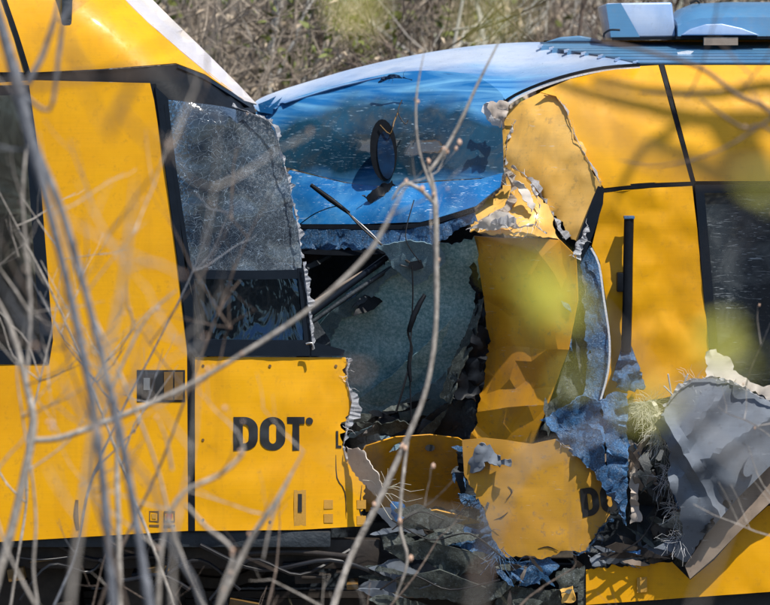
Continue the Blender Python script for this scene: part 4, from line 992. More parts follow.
def shards(n_, x0, x1, y0, y1, Ya, Yb, ang, da, lmin, lmax, mats, parent):
    for i in range(n_):
        x, y = rs.uniform(x0, x1), rs.uniform(y0, y1); a = R(ang + rs.gauss(0, da)); l = rs.uniform(lmin, lmax); w_ = l * rs.uniform(.10, .28)
        ca, sa = math.cos(a), math.sin(a)
        o = [(u * l, v * w_ * rs.uniform(.5, 1.2)) for u, v in ((-.5, 0), (-.25, -.6), (.1, -.5), (.5, -.1), (.2, .5), (-.2, .6))]
        Y0 = rs.uniform(Ya, Yb); tl = rs.uniform(-.004, .004)
        panel('shard', [(x + u * ca - v * sa, y + u * sa + v * ca, Y0 + u * tl) for u, v in o], rs.choice(mats), parent, res=6, crumple=.02, cs=5, torn='all', jag=.9, seed=rs.uniform(0, 90), thick=.006)
shards(26, 388, 492, 512, 606, -.02, .2, 8, 16, 34, 96, ['mossy_sheet', 'mossy_sheet', 'steel_dark', 'interior_dark', 'grey_composite', 'black_rubber', 'mossy_sheet'], rc)
shards(20, 632, 678, 445, 556, -.06, .1, 75, 30, 16, 60, ['steel_dark', 'interior_dark', 'black_rubber', 'brown_lip', 'mossy_sheet', 'blue_torn'], rc)
shards(12, 590, 690, 544, 566, -.06, .06, 4, 14, 20, 56, ['steel_dark', 'interior_dark', 'blue_torn', 'brown_lip', 'grey_composite'], rc)
shards(12, 452, 496, 446, 512, .0, .2, 60, 40, 10, 32, ['steel_dark', 'black_rubber', 'blue_torn', 'mossy_sheet', 'grey_composite'], rc)
shards(12, 500, 585, 556, 606, -.05, .06, 15, 40, 12, 40, ['blue_torn', 'mossy_sheet', 'interior_dark', 'steel_dark'], rc)
shards(16, 352, 480, 405, 446, .35, .6, -12, 30, 18, 60, ['interior_dark', 'black_rubber', 'mossy_sheet', 'torn_sheet', 'steel_dark'], car)
shards(10, 545, 606, 265, 420, .02, .1, 80, 14, 16, 60, ['mossy_sheet', 'blue_torn', 'interior_dark', 'black_rubber'], rc)
shards(12, 305, 400, 255, 310, .45, .7, -35, 12, 24, 70, ['interior_dark', 'black_rubber', 'steel_dark', 'blue_torn'], car)
fibres('hanging_shreds', 500, 552, .0, 26, 26, 'blue_torn', rc, r=.0016, spread=1.2, ang=1.6, depth=.06)
fibres('hanging_shreds', 470, 505, .1, 18, 22, 'steel_dark', rc, r=.002, spread=2.4, ang=1.6, depth=.06)
box('sole_bar', (P(500, 0, 0).x, .30, .36), (P(BR, 0, 0).x, .42, zbR), 'steel_dark', rc)
box('underfloor', (P(390, 0, 0).x, 1.02, .30), (P(BR, 0, 0).x, 1.1, zbR + .1), 'interior_dark', rc, 0)
wheel(1000, .75, rc); wheel(1350, .75, rc); wheel(1000, 2.25, rc); wheel(1350, 2.25, rc)
# roof units
def prism(name, quad_f, depth, mat, parent, Y, bev=.012):
    bm = bmesh.new()
    f = [bm.verts.new(P(x, y, Y)) for x, y in quad_f]
    b = [bm.verts.new(v.co + Vector((0, depth, .0))) for v in f]
    k = len(f)
    bm.faces.new(f); bm.faces.new(list(reversed(b)))
    for i in range(k): bm.faces.new((f[i], b[i], b[(i + 1) % k], f[(i + 1) % k]))
    bmesh.ops.recalc_face_normals(bm, faces=bm.faces[:])
    if bev: bmesh.ops.bevel(bm, geom=bm.edges[:], offset=bev, segments=3, affect='EDGES', profile=.5)
    return from_bm(name, bm, mat, parent)
u1 = prism('roof_unit', [(613, 38), (606, 3), (672, 2), (676, 37)], .9, 'roof_silver', rc, 1.25)
panel('unit_cheek', [(611, 37), (606, 4), (621, 3), (640, 37)], 'roof_sky_blue', u1, Y=1.235, thick=.008)
panel('base_gasket', [(612, 37), (676, 36.5), (676, 39.5), (612, 40)], 'black_rubber', u1, Y=1.23, thick=.02)
tube('cable', [P(605, 40, 1.2), P(604, 34, 1.2), P(610, 30, 1.18), P(620, 30, 1.18)], .006, 'cable', u1, 5, 4)
bm = bmesh.new()          # long rounded unit
x0, x1 = P(676, 0, 1.3).x, P(BR - 500, 0, 1.3).x
zt, z0 = P(0, 1, 1.5).z, P(0, 38, 1.2).z
K = 12; ra = []
for xx, sc in ((x0, .55), (x0 + .04, .8), (x0 + .12, .95), (x0 + .3, 1), (x1, 1)):
    ra.append([bm.verts.new((xx, 1.7 - .55 * math.cos(math.pi * i / K), z0 + (zt - z0) * sc * max(0, math.sin(math.pi * i / K)) ** .45)) for i in range(K + 1)])
for a, b in zip(ra, ra[1:]):
    for i in range(K): bm.faces.new((a[i], a[i + 1], b[i + 1], b[i]))
bm.faces.new(ra[0]); bm.faces.new(ra[-1][::-1])
bmesh.ops.recalc_face_normals(bm, faces=bm.faces[:])
u2 = from_bm('roof_unit', bm, 'roof_sky_blue', rc)
prism('unit_visor', [(682, 35), (690, 29), (706, 24), (722, 23.5), (742, 28), (760, 35)], .22, 'roof_silver', u2, 1.05, .006)
panel('base_gasket', [(676, 36), (BR - 500, 36), (BR - 500, 39), (676, 39)], 'black_rubber', u2, Y=1.13, thick=.02)
panel('base_bracket', [(704, 37), (738, 37), (738, 45), (704, 45)], 'brown_lip', u2, Y=1.06, thick=.05)
tube('lifting_eye', [P(690, 3, 1.5), P(696, 0, 1.5), P(700, 3, 1.5)], .008, 'steel_dark', u2, 6, 3)
panel('roof_patch', [(677, 52), (688, 50.5), (694, 51), (690, 54.5), (678, 54.5)], 'torn_white', roof, Y=.85, thick=.004)
prism('roof_vent', [(545, 42), (560, 37), (580, 35.5), (595, 38), (604, 42)], .4, 'roof_sky_blue', rc, 1.5, .01)

# ------------------------------------------------------------------ PLANTS
def grow(bm, p, d, length, r, depth, rnd, spread=.6, seg=4, up=.25, kids=(2, 4), leaves=None, rmin=.0025):
    pts = [p.copy()]; rad = [r]; q = p.copy(); dd = d.normalized()
    for i in range(seg):
        dd = (dd + Vector((rnd.uniform(-1, 1), rnd.uniform(-1, 1), rnd.uniform(-.6, 1) * 1)) * .16 + Vector((0, 0, up * .12))).normalized()
        q = q + dd * length / seg
        pts.append(q.copy()); rad.append(max(rmin * .6, r * (1 - .62 * (i + 1) / seg)))
    tube_bm(bm, pts, rad, 6 if r > .02 else (4 if r > .008 else 3), False)
    if depth <= 0:
        if leaves is not None: leaves.append(pts[-1])
        return
    for k in range(rnd.randint(*kids)):
        t = rnd.uniform(.25, 1); i = min(seg - 1, int(t * seg))
        base = pts[i].lerp(pts[i + 1], t * seg - i if t < 1 else 1)
        nd = (dd + Vector((rnd.uniform(-1, 1), rnd.uniform(-1, 1), rnd.uniform(-.5, 1))) * spread * 1.5).normalized()
        grow(bm, base, nd, length * rnd.uniform(.45, .75), max(rmin, rad[i] * .6), depth - 1, rnd, spread, max(2, seg - 1), up, kids, leaves, rmin)


def leaf_bm(bm, c, s, rnd):
    a = Vector((rnd.gauss(0, 1), rnd.gauss(0, 1), rnd.gauss(0, 1))).normalized()
    b = a.cross(Vector((rnd.gauss(0, 1), rnd.gauss(0, 1), rnd.gauss(0, 1)))).normalized()
    nrm = a.cross(b) * s * .25
    v = [bm.verts.new(c + a * s * x + b * s * y + nrm * z) for x, y, z in ((-1, 0, 0), (-.2, .45, 1), (.9, .2, 0), (1.1, 0, -.3), (-.1, -.45, 1))]
    bm.faces.new((v[0], v[1], v[2], v[3], v[4]))


protos = []
def make_tree(seed, h, stems, bark, leafn, leafmat, name='bare_tree', lean=.35, r0=.05):
    rnd = random.Random(seed)
    t = empty(name, (0, 0, 0))
    bt = bmesh.new(); bc = bmesh.new(); tips = []
    for s in range(stems):
        d = Vector((rnd.uniform(-1, 1) * lean, rnd.uniform(-1, 1) * lean, 1)).normalized()
        p = Vector((rnd.uniform(-.25, .25) * (stems > 1), rnd.uniform(-.25, .25) * (stems > 1), -.1)); rr = r0 * rnd.uniform(.6, 1.2)
        pts = [p.copy()]; rad = [rr]
        N = 9
        for i in range(N):
            d = (d + Vector((rnd.uniform(-1, 1), rnd.uniform(-1, 1), .3)) * .13).normalized()
            p = p + d * h / N * rnd.uniform(.85, 1.1); pts.append(p.copy()); rad.append(rr * (1 - .8 * (i + 1) / N))
        tube_bm(bt, pts, rad, 7)
        for i in range(1, N + 1):
            for k in range(rnd.randint(3, 5)):
                a = rnd.uniform(0, 6.3)
                dd = Vector((math.cos(a), math.sin(a), rnd.uniform(-.1, .9)))
                grow(bc, pts[i].lerp(pts[i - 1], rnd.random()), dd, h * rnd.uniform(.12, .26), max(.006, rad[i] * .5), 2, rnd, .55, 3, .2, (1, 3), tips, .005)
    from_bm('trunk', bt, bark, t); from_bm('crown', bc, bark, t)
    if leafn:
        bl = bmesh.new()
        for k in range(leafn):
            c = rnd.choice(tips); leaf_bm(bl, c + Vector((rnd.uniform(-.06, .06), rnd.uniform(-.06, .06), rnd.uniform(-.06, .06))), rnd.uniform(.014, .045) * (3.2 if leafmat == 'needle' else 1), rnd)
        tag(from_bm('foliage', bl, leafmat, t, False), kind='stuff')
    return t


def copy_tree(src):
    c = src.copy(); COL.objects.link(c)
    for ch in src.children:
        k = ch.copy(); COL.objects.link(k); k.parent = c
    return c


KINDS = [(make_tree(1, 4.2, 4, 'bark_back', 500, 'dry_leaf', 'bare_tree'), 'bare grey-brown tree with withered leaves in the thicket behind the rail cars'),
         (make_tree(2, 5.0, 2, 'bark_pale', 150, 'dry_leaf', 'bare_tree'), 'pale barked bare tree in the thicket behind the rail cars'),
         (make_tree(3, 3.0, 7, 'bark_brown', 700, 'dry_leaf', 'bare_shrub', .5, .025), 'many stemmed brown bare shrub in the thicket behind the rail cars'),
         (make_tree(4, 3.2, 5, 'bark_back', 2200, 'green_leaf', 'budding_shrub', .5, .03), 'shrub with small olive green leaves in the thicket behind the rail cars')]
KINDS.append((make_tree(6, 6.5, 1, 'bark_brown', 9000, 'needle', 'evergreen_tree', .1, .14), 'dense dark evergreen tree far back in the thicket behind the rail cars'))
used = [0] * 5
rnd = random.Random(11)
spots = []
for i in range(46):
    y = rnd.uniform(5.2, 17) if i < 34 else rnd.uniform(18, 40)
    half = (20 + y) * SPAN / 40 * 1.15
    x = rnd.uniform(-half * .72, half * .42) if i < 40 else rnd.uniform(-half, half)
    spots.append((x, y, rnd.choice([0, 0, 1, 2, 2, 3] if i < 34 else [0, 1, 3])))
for i in range(12): spots.append((-9 + i * 1.35 + rnd.uniform(-.5, .5), rnd.uniform(32, 46), 4))
for (x, y, k) in spots:
    src, lab = KINDS[k]
    t = src if not used[k] else copy_tree(src); used[k] += 1
    t.location = (x, y, ground_z(x, y)); t.rotation_euler = (0, 0, rnd.uniform(0, 6.3)); s = rnd.uniform(.85, 1.3); t.scale = (s, s, s)
    tag(t, lab, 'tree' if k < 2 else 'shrub', ['leafy thicket trees', 'pale thicket trees', 'brown thicket shrubs', 'olive thicket shrubs', 'evergreens behind the thicket'][k])
for (px, Y_, r_, ln_, m_, lab) in ((356, 13, .05, .05, 'bark_birch', 'slim pale trunked tree rising behind the bowed roof end of the blue nosed car'),
                                (584, 16, .16, -.05, 'bark_birch', 'stout pale trunked tree rising behind the ribbed roof beside the roof units'),
                                (212, 18, .09, .12, 'bark_back', 'leaning grey trunked tree behind the notch between the two roofs'),
                                (520, 20, .07, -.1, 'bark_brown', 'dark trunked tree behind the crown of the bowed roof'),
                                (290, 11, .03, .3, 'bark_birch', 'thin pale slanting tree behind the low tip of the bowed roof')):
    x = P(px, 20, Y_).x; z0 = ground_z(x, Y_); rn = random.Random(px)
    t = empty('bare_tree', (x, Y_, z0)); tag(t, lab, 'tree')
    pts = [Vector((x + ln_ * (k - 2.6), Y_ + rn.uniform(-.1, .1), z0 - .1 + k * 1.0)) for k in range(8)]
    tube('trunk', pts, [r_ * (1.15 - .12 * k) for k in range(8)], m_, t, 9, 3)
    bc = bmesh.new()
    for k in range(26):
        q = rn.choice(pts[1:]).lerp(rn.choice(pts[2:5]), rn.random())
        grow(bc, q, Vector((rn.uniform(-1, 1), rn.uniform(-1, 1), rn.uniform(0, 1))), rn.uniform(.6, 1.4), r_ * .25, 2, rn, .5, 4, .2, (2, 3), None, .004)
    tag(from_bm('crown', bc, m_, t), kind='stuff')
for i in range(13):
    px = 165 + i * 37 + rnd.uniform(-14, 14); Y_ = rnd.uniform(5, 10); x = P(px, 20, Y_).x; z0 = ground_z(x, Y_); rn = random.Random(i + 50); ln_ = rn.uniform(-.22, .22); r_ = rn.uniform(.012, .03)
    m_ = ['bark_birch', 'bark_back', 'bark_brown'][i % 3]
    t = empty('slim_tree', (x, Y_, z0)); tag(t, 'slim bare ' + ['pale', 'grey-brown', 'dark brown'][i % 3] + ' stem with open branches close behind the rail car roofs', 'tree', 'slim stems close behind the roofs')
    pts = [Vector((x + ln_ * (k - 2.6) + rn.uniform(-.05, .05), Y_ + rn.uniform(-.1, .1), z0 - .1 + k * .8)) for k in range(7)]
    tube('trunk', pts, [r_ * (1.15 - .13 * k) for k in range(7)], m_, t, 7, 3)
    bc = bmesh.new()
    for k in range(16):
        q = pts[rn.randint(2, 5)].lerp(pts[rn.randint(2, 5)], rn.random())
        grow(bc, q, Vector((rn.uniform(-1, 1), rn.uniform(-.5, .5), rn.uniform(-.1, .9))), rn.uniform(.5, 1.2), r_ * .4, 2, rn, .5, 4, .15, (1, 3), None, .003)
    tag(from_bm('crown', bc, m_, t), kind='stuff')
# the wood the photographer stands in: what the panes and paint mirror
for (x, y, k) in ((-4.5, -22, 0), (-2.2, -27, 1), (1.6, -26, 0), (4.8, -23, 0), (-7.5, -19, 2), (-10, -14, 0), (8.5, -20, 1), (-13, -9, 0), (-8.5, -25, 0), (0, -33, 0), (6, -31, 1), (-16, -14, 0), (-5, -32, 0)):
    t = copy_tree(KINDS[k][0]); t.location = (x, y, ground_z(x, y)); t.rotation_euler = (0, 0, rnd.uniform(0, 6.3)); t.scale = (1.25, 1.25, 1.25)
    tag(t, ['bare tree with withered leaves on the bank facing the rail cars', 'pale bare tree on the bank facing the rail cars', 'brown bare shrub on the bank facing the rail cars'][k], 'tree' if k < 2 else 'shrub', 'growth on the facing bank ' + 'abc'[k])


# saplings and twigs between camera and cars
def Q(px, py, d): return P(px, py, CAM.y + d)
def pxm(d): return SPAN / 770 * d / DIST           # metres per pixel at distance d
def stem_to_ground(line, d):
    """continue the lowest end of a stem down to the bank"""
    a, b = line[-2], line[-1]
    pts = [Q(x, y, d) for x, y, w_ in line]; rad = [w_ / 2 * pxm(d) for x, y, w_ in line]
    p = pts[-1].copy(); dv = (pts[-1] - pts[-2]).normalized()
    if dv.z > -.3: dv = Vector((dv.x * .5, 0, -.8)).normalized()
    while p.z > ground_z(p.x, p.y) - .06:
        dv = (dv + Vector((0, 0, -.15))).normalized()
        p = p + dv * .12; pts.append(p.copy()); rad.append(rad[-1] * 1.03)
    return pts, rad
def wob(pts, d): return [p + Vector((noise.noise(p * 3.1), noise.noise(p * 2.7 + Vector((5, 0, 0))), 0)) * .9 * pxm(d) * 4 for p in pts]
def sapling(label, d, stems, branches, mat, buds=0, budmat='bud_pink', name='sapling', budsize=.006, twigs=6, group=None):
    first, r_ = stem_to_ground(stems[0], d)
    t = empty(name, first[-1]); tag(t, label, 'sapling', group)
    tips = []
    for i, st in enumerate(stems):
        pts, rad = (first, r_) if i == 0 else stem_to_ground(st, d + .03 * i)
        # knots
        sp = smooth_path(wob(pts, d), 9); m_ = len(rad)
        rr = [rad[min(m_ - 1, q // 9)] + (rad[min(m_ - 1, q // 9 + 1)] - rad[min(m_ - 1, q // 9)]) * ((q % 9) / 9) for q in range(len(sp))]
        rr = [r * (1 + .16 * noise.noise(p * 9) + .35 * max(0, noise.noise(p * 14 + Vector((3, 1, 7))) - .25)) * min(1, .25 + q / 14) for q, (r, p) in enumerate(zip(rr, sp))]
        o = tube('stem', sp, rr, mat, t, 9, 1)
        tips += pts[:max(2, len(st) - 1)]
    bm = bmesh.new(); rn = random.Random(len(label))
    for br in branches:
        pts = [Q(x, y, d) for x, y, w_ in br]; rad = [max(.0012, w_ / 2 * pxm(d)) for x, y, w_ in br]
        rad = [r * (.45 if i == len(rad) - 1 else 1) for i, r in enumerate(rad)]; tube('branch', wob(pts, d), rad, mat, t, 7, 4); tips += pts[1:]
    for k in range(twigs):
        p = rn.choice(tips)
        grow(bm, p, Vector((rn.uniform(-1, 1), rn.uniform(-.6, .6), rn.uniform(-.1, 1))), rn.uniform(.15, .4), rn.uniform(.002, .004), 1, rn, .5, 4, .3, (1, 2), tips, .0014)
    if twigs: tag(from_bm('twigs', bm, mat, t), kind='stuff')
    else: bm.free()
    if buds:
        bl = bmesh.new()
        for k in range(buds):
            p = rn.choice(tips) + Vector((rn.uniform(-1, 1), rn.uniform(-1, 1), rn.uniform(-1, 1))) * .012
            bmesh.ops.create_icosphere(bl, subdivisions=1, radius=budsize * rn.uniform(.5, 1), matrix=Matrix.Translation(p) @ Matrix.Diagonal((1, 1, 1.6, 1)))
        tag(from_bm('buds', bl, budmat, t), kind='stuff')
    return t


sapling('thick grey twin stemmed sapling in front of the yellow car door', 12.5,
        [[(-14, -40, 10.4), (2, 30, 12.6), (20, 90, 13.3), (34, 150, 11.1), (50, 210, 8.1), (66, 275, 8.1), (82, 350, 8.1), (96, 430, 8.1), (107, 520, 8.9), (115, 620, 8.9)],
         [(24, 110, 8.9), (44, 165, 8.1), (62, 210, 7.4), (82, 280, 7.4), (102, 360, 7.4), (120, 435, 8.1), (134, 510, 8.1), (152, 620, 8.9)]],
        [[(28, 84, 6.7), (44, 55, 5.9), (54, 22, 5.2), (60, -10, 4.4)], [(20, 90, 4.4), (50, 110, 3.7), (60, 60, 4.4), (66, 12, 4.4), (84, -10, 3.7)], [(60, 20, 3.7), (72, 10, 3.0), (95, -8, 2.2)]], 'bark_grey', 6, twigs=9)
sapling('pale forked sapling whose long limb crosses the cab window', 14.0,
        [[(-8, 290, 5.9), (10, 330, 6.7), (24, 385, 6.7), (33, 425, 7.4), (26, 470, 8.1), (10, 530, 8.9), (-8, 600, 9.6)]],
        [[(32, 440, 5.9), (60, 438, 5.9), (100, 424, 5.9), (140, 408, 5.9), (190, 385, 4.4), (240, 356, 4.4), (300, 318, 4.4), (340, 284, 5.2), (372, 250, 5.2), (392, 215, 3.7), (408, 180, 2.2)], [(24, 385, 3.7), (30, 300, 3.0), (22, 200, 3.0), (26, 120, 2.2), (18, 60, 1.5)],
         [(100, 424, 3.0), (120, 370, 3.0), (148, 318, 3.0), (178, 290, 2.2)]], 'bark_pale', 10, twigs=6)
sapling('slender pale sapling standing across the gap between the rail cars', 16.0,
        [[(428, 162, 3.7), (436, 195, 5.9), (437, 260, 5.2), (434, 330, 5.2), (424, 392, 5.2), (404, 448, 5.9), (376, 506, 6.7), (350, 560, 6.7), (328, 625, 7.4)]],
        [[(437, 205, 4.4), (422, 190, 4.4), (404, 184, 3.7), (392, 200, 3.0)], [(430, 172, 4.4), (446, 150, 3.7), (462, 120, 3.7), (478, 85, 3.0), (500, 40, 3.0)], [(436, 195, 3.0), (420, 150, 2.2), (418, 100, 2.2), (424, 50, 1.5)], [(408, 440, 3.7), (400, 520, 3.7), (408, 560, 3.0), (396, 600, 3.0)]], 'bark_pale', 26, 'bud_pink', budsize=.012, twigs=5)
sapling('thin pale upright shoot below the hatch on the yellow door', 14.5, [[(116, 395, 3.7), (117, 470, 5.2), (119, 540, 5.9), (121, 625, 5.9)]], [], 'bark_pale', 0, twigs=2)
sapling('crooked reddish twig below the black lettering on the cab', 13.2, [[(238, 432, 3.7), (243, 452, 4.4), (220, 474, 4.4), (188, 490, 4.4), (172, 510, 4.4), (160, 550, 4.4), (156, 625, 5.2)]],
        [[(186, 505, 3.7), (206, 528, 3.7), (232, 552, 3.7), (222, 590, 3.7), (214, 630, 3.7)], [(172, 470, 3.0), (166, 440, 2.2), (158, 420, 2.2)]], 'bark_pale', 16, 'bud_pink', budsize=.007, twigs=5)
sapling('straight pale cane leaning under the torn lower cab panel', 13.8, [[(304, 452, 4.4), (276, 500, 5.2), (252, 536, 5.2), (232, 575, 5.9), (212, 625, 5.9)]], [[(290, 478, 3.0), (272, 516, 3.0), (262, 560, 3.0)]], 'bark_pale', 4, twigs=3)
sapling('blurred pale cane bending past the bent skirt panel', 6.0, [[(548, 440, 3.0), (524, 462, 4.4), (508, 486, 5.2), (494, 520, 5.2), (482, 570, 5.2), (470, 630, 5.9)]], [], 'bark_pale', 6, twigs=2)
sapling('blurred leaning stalk before the torn sill of the blue nosed car', 6.0, [[(740, 480, 2.2), (724, 530, 3.7), (706, 580, 3.7), (690, 630, 4.4)]], [[(728, 520, 2.2), (752, 470, 2.2), (766, 420, 1.5)]], 'bark_pale', 0, twigs=2)
sapling('dark brown sapling reaching over the ribbed roof edge', 13.0, [[(560, 22, 2.2), (600, 40, 3.0), (650, 52, 3.7), (700, 68, 4.4), (738, 95, 4.4), (775, 116, 5.2), (850, 200, 6.7), (900, 400, 8.9), (905, 640, 10.4)]],
        [[(700, 98, 2.2), (718, 112, 3.0), (745, 128, 3.0), (775, 132, 3.0), (870, 220, 3.7)], [(640, 92, 2.2), (690, 94, 2.2), (730, 90, 3.0)], [(775, 116, 3.0), (720, 150, 2.2), (660, 166, 2.2), (620, 160, 1.5)]], 'bark_brown', 6, twigs=8)
sapling('blurred dark twig with brown buds over the black cant rail', 7.5, [[(182, 70, 3.7), (140, 72, 6.7), (90, 76, 5.2), (40, 84, 5.9), (-20, 100, 6.7), (-80, 200, 8.1), (-100, 420, 9.6), (-105, 640, 10.4)]],
        [[(140, 72, 4.4), (128, 95, 6.7), (116, 118, 5.9), (112, 140, 3.0)], [(90, 76, 3.7), (72, 50, 6.7), (66, 30, 3.7)], [(120, 110, 3.0), (160, 150, 3.0), (190, 160, 2.2)]], 'bark_brown', 12, 'bark_brown', budsize=.006, twigs=3)
sapling('far out of focus dark twig drooping over the yellow roof dome', 5.0, [[(545, 60, 4.4), (572, 96, 6.7), (600, 128, 7.4), (640, 152, 7.4), (690, 172, 7.4), (800, 190, 8.1), (860, 400, 10.4), (866, 650, 11.8)]],
        [[(600, 60, 3.7), (618, 92, 5.2), (640, 152, 5.9)], [(572, 96, 4.4), (590, 150, 4.4), (600, 200, 3.7)]], 'bark_brown', 4, 'bark_brown', budsize=.004, twigs=1)
sapling('blurred pale stalk rising across the yellow door beside the hatch', 9.5, [[(135, 175, 2.2), (128, 230, 3.7), (118, 300, 4.4), (106, 360, 4.4), (92, 440, 4.4), (80, 520, 5.2), (66, 640, 5.9)]], [[(122, 270, 3.0), (150, 262, 3.0), (184, 276, 2.2)]], 'bark_pale', 8, twigs=2)


rt = random.Random(21)
def where(px):
    return 'before the passenger window' if px < 60 else 'before the yellow car door with the hatch' if px < 195 else 'before the cab and its black lettering' if px < 350 else \
        'before the gap between the rail cars' if px < 490 else 'before the torn corner pillar' if px < 610 else 'before the crushed grey panel'
for i in range(11):
    d = rt.choice([10.5, 12, 13.5, 14.5, 15.5, 16.5]); x = rt.uniform(-20, 330) if i < 10 else rt.uniform(720, 830); top = rt.uniform(80, 430) if i < 10 else rt.uniform(330, 480)
    lean = rt.uniform(-.5, .5) if i < 12 else rt.uniform(-.12, .4); ln = []
    for k in range(7):
        y = top + (625 - top) * k / 6; x2 = x + lean * (625 - y) + rt.uniform(-9, 9)
        ln.append((x2, y, .8 + 2.6 * (k + .6) / 6.6))
    br = []
    for k in range(3):
        j = rt.randint(1, 4); sgn = rt.choice((-1, 1)); x2, y2, w2 = ln[j]; b_ = [(x2, y2, w2 * .8)]
        for q in range(3): x2 += sgn * rt.uniform(10, 34); y2 -= rt.uniform(10, 42); b_.append((x2, y2, max(.8, w2 * (.7 - .2 * q))))
        br.append(b_)
    mt = rt.choice(['bark_pale', 'bark_pale', 'bark_brown', 'bark_grey'])
    sapling('thin ' + {'bark_pale': 'pale', 'bark_brown': 'dark brown', 'bark_grey': 'grey'}[mt] + ' twiggy sapling shoot ' + where(ln[5][0]), d, [ln], br, mt, rt.choice([0, 6, 10]), 'bud_pink', budsize=.006, twigs=7, group='thin sapling shoots')


def lit_leaf(bm, c, s, rnd):
    nrm = ((SUN + (CAM - c).normalized()) * .5 + Vector((rnd.gauss(0, .4), rnd.gauss(0, .4), rnd.gauss(0, .4)))).normalized()
    a = nrm.cross(Vector((rnd.gauss(0, 1), rnd.gauss(0, 1), rnd.gauss(0, 1)))).normalized(); b = nrm.cross(a)
    v = [bm.verts.new(c + a * s * x + b * s * y + nrm * s * .2 * z) for x, y, z in ((-1, 0, 0), (-.2, .45, -1), (.9, .2, 0), (1.1, 0, .3), (-.1, -.45, -1))]
    bm.faces.new(v)


def leafy(label, d, spots, path):
    pts, rad = stem_to_ground(path, d)
    t = empty('budding_sapling', pts[-1]); tag(t, label, 'sapling', None)
    tube('stem', pts, rad, 'bark_brown', t, 7, 4)
    rn = random.Random(len(label))
    for (x, y, s, k) in spots:
        c = Q(x, y, d); bm = bmesh.new()
        for i in range(k): lit_leaf(bm, c + Vector((rn.gauss(0, 1), rn.gauss(0, 1), rn.gauss(0, 1))) * s * pxm(d) * .36, s * pxm(d) * .5, rn)
        tag(from_bm('leaf_cluster', bm, 'leaf_bud', t, False), kind='stuff')
        near = min(pts, key=lambda q: (q - c).length)
        tube('twig', [near, near.lerp(c, .5) + Vector((0, 0, .01)), c], [.0012, .0010, .0008], 'bark_brown', t, 5, 2)
leafy('sapling with bright yellow-green new leaves far out of focus before the torn corner pillar', 3.8,
      [(546, 296, 26, 60), (562, 312, 18, 20), (540, 272, 18, 8), (530, 250, 14, 3), (722, 344, 22, 26), (734, 362, 16, 6), (645, 412, 22, 6), (668, 392, 14, 3), (505, 262, 16, 3), (764, 190, 20, 6), (575, 375, 18, 3)],
      [(500, 240, 3), (560, 300, 4), (640, 380, 5), (730, 420, 6), (830, 520, 7), (900, 660, 8)])
leafy('sapling tip with pale green new leaves out of focus before the roadside thicket', 3.6,
      [(480, 20, 22, 7), (350, 8, 24, 5), (372, 14, 14, 3), (520, 10, 16, 3)],
      [(340, -6, 3), (420, -12, 4), (520, -10, 5), (700, -30, 6), (900, 100, 7), (960, 400, 8), (970, 680, 9)])

# undergrowth at the foot of the cars
rnd = random.Random(5)
bm = bmesh.new()
for i in range(380):
    y = -rnd.uniform(2.5, 7.5); half = 2.4
    x = rnd.uniform(-half, half); z = ground_z(x, y)
    h = rnd.uniform(.4, 1.05); a = rnd.uniform(0, 6.3); l = rnd.uniform(.1, .5) * h; wd = rnd.uniform(.002, .005)
    p0 = Vector((x, y, z - .02)); p1 = p0 + Vector((math.cos(a) * l * .4, math.sin(a) * l * .4, h * .7)); p2 = p0 + Vector((math.cos(a) * l * 1.5, math.sin(a) * l * 1.5, h * rnd.uniform(.75, 1)))
    s = Vector((-math.sin(a), math.cos(a), 0)) * wd
    v = [bm.verts.new(q) for q in (p0 - s, p0 + s, p1 + s * .8, p1 - s * .8, p2)]
    bm.faces.new((v[0], v[1], v[2], v[3])); bm.faces.new((v[3], v[2], v[4]))
tag(from_bm('dry_grass', bm, 'dry_grass', None, False), 'dry straw coloured grass along the foot of the rail cars', 'grass', None, 'stuff')
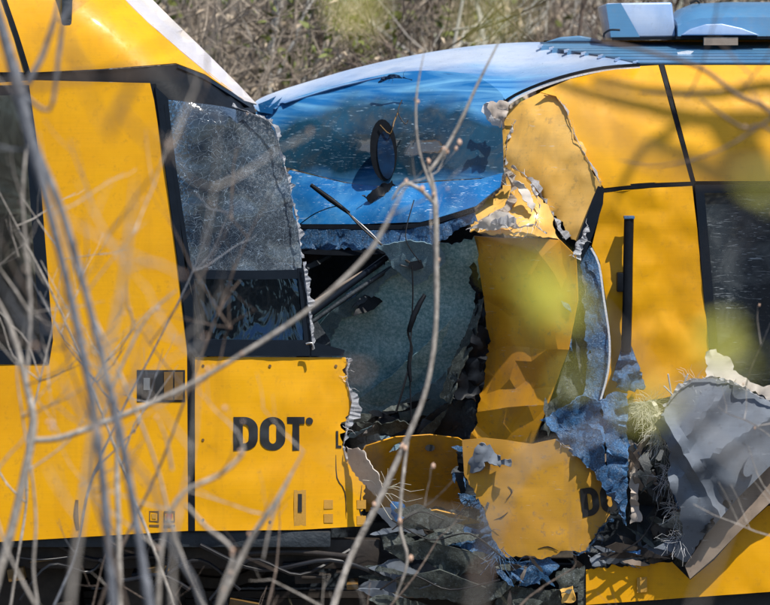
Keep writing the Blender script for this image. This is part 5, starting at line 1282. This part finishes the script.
for i in range(14):
    x = rnd.uniform(-2.1, .3) if i < 10 else rnd.uniform(-.3, 1.9); y = -rnd.uniform(.8, 5.5)
    z0 = ground_z(x, y); t = empty('bramble', (x, y, z0)); bc = bmesh.new()
    m = rnd.choice(['bark_pale', 'bark_brown', 'bark_brown', 'bark_brown'])
    for s in range(rnd.randint(3, 5)):
        d = Vector((rnd.uniform(-1, 1), rnd.uniform(-.5, .5), 1.2)).normalized(); L = rnd.uniform(.7, 1.2)
        p = Vector((x, y, z0 - .03)); pts = [p.copy()]
        for k in range(6):
            d = (d + Vector((rnd.uniform(-.3, .3), rnd.uniform(-.2, .2), -.22))).normalized(); p = p + d * L / 5; pts.append(p.copy())
        tube('cane', pts, [.006, .006, .0055, .005, .0045, .004, .002], m, t, 5, 3)
        for q in pts[2:]:
            grow(bc, q, Vector((rnd.uniform(-1, 1), rnd.uniform(-1, 1), rnd.uniform(-.3, .8))), rnd.uniform(.08, .2), .0022, 1, rnd, .5, 3, .1, (1, 2), None, .0012)
    tag(from_bm('twigs', bc, m, t), kind='stuff')
    px_ = 385 + (x / (pxm((Vector((x, y, z0)) - CAM).length)))
    place = 'under the passenger window' if px_ < 60 else 'under the yellow car door with the hatch' if px_ < 195 else 'under the black lettering of the cab' if px_ < 350 else \
        'before the debris in the gap between the cars' if px_ < 490 else 'before the bent skirt panel' if px_ < 590 else 'before the yellow sill of the blue nosed car'
    tag(t, {'bark_pale': 'pale', 'bark_back': 'grey-brown', 'bark_brown': 'dark brown'}[m] + ' dead bramble canes ' + place, 'bramble', 'brambles at the foot of the cars')

# the tree whose limbs throw soft shade on the yellow domes
sh = empty('bare_tree', (6.2, -3.4, ground_z(6.2, -3.4)))
tag(sh, 'tall bare tree beside the blue nosed car, limbs overhanging its roof', 'tree')
def cast(px, py, Y, t): return P(px, py, Y) + SUN * t
trk = [Vector((6.2, -3.4, ground_z(6.2, -3.4) - .1)), Vector((6.0, -3.4, 2)), Vector((5.6, -3.3, 4.4)), Vector((5.0, -3.3, 6.6)), Vector((4.4, -3.2, 9.6))]
tube('trunk', trk, [.16, .14, .12, .09, .05], 'bark_grey', sh, 10, 4)
for (ln, r) in (([(770, 160), (690, 150), (640, 128), (596, 100), (560, 70)], .05), ([(780, 80), (720, 96), (660, 92), (600, 62)], .04), ([(760, 260), (700, 236), (660, 210), (625, 190)], .04),
                ([(690, 150), (650, 175), (618, 205), (590, 260)], .03)):
    pts = [cast(x, y, .25, 7.6) for x, y in ln]
    pts = [Vector((4.5, -3.2, 8.2)), Vector((4.5, -3.2, 8.2)).lerp(pts[0], .6) + Vector((0, 0, .15))] + pts
    tube('limb', pts, [r * 1.3, r * 1.1] + [r * (1 - .14 * i) for i in range(len(ln))], 'bark_grey', sh, 7, 4)
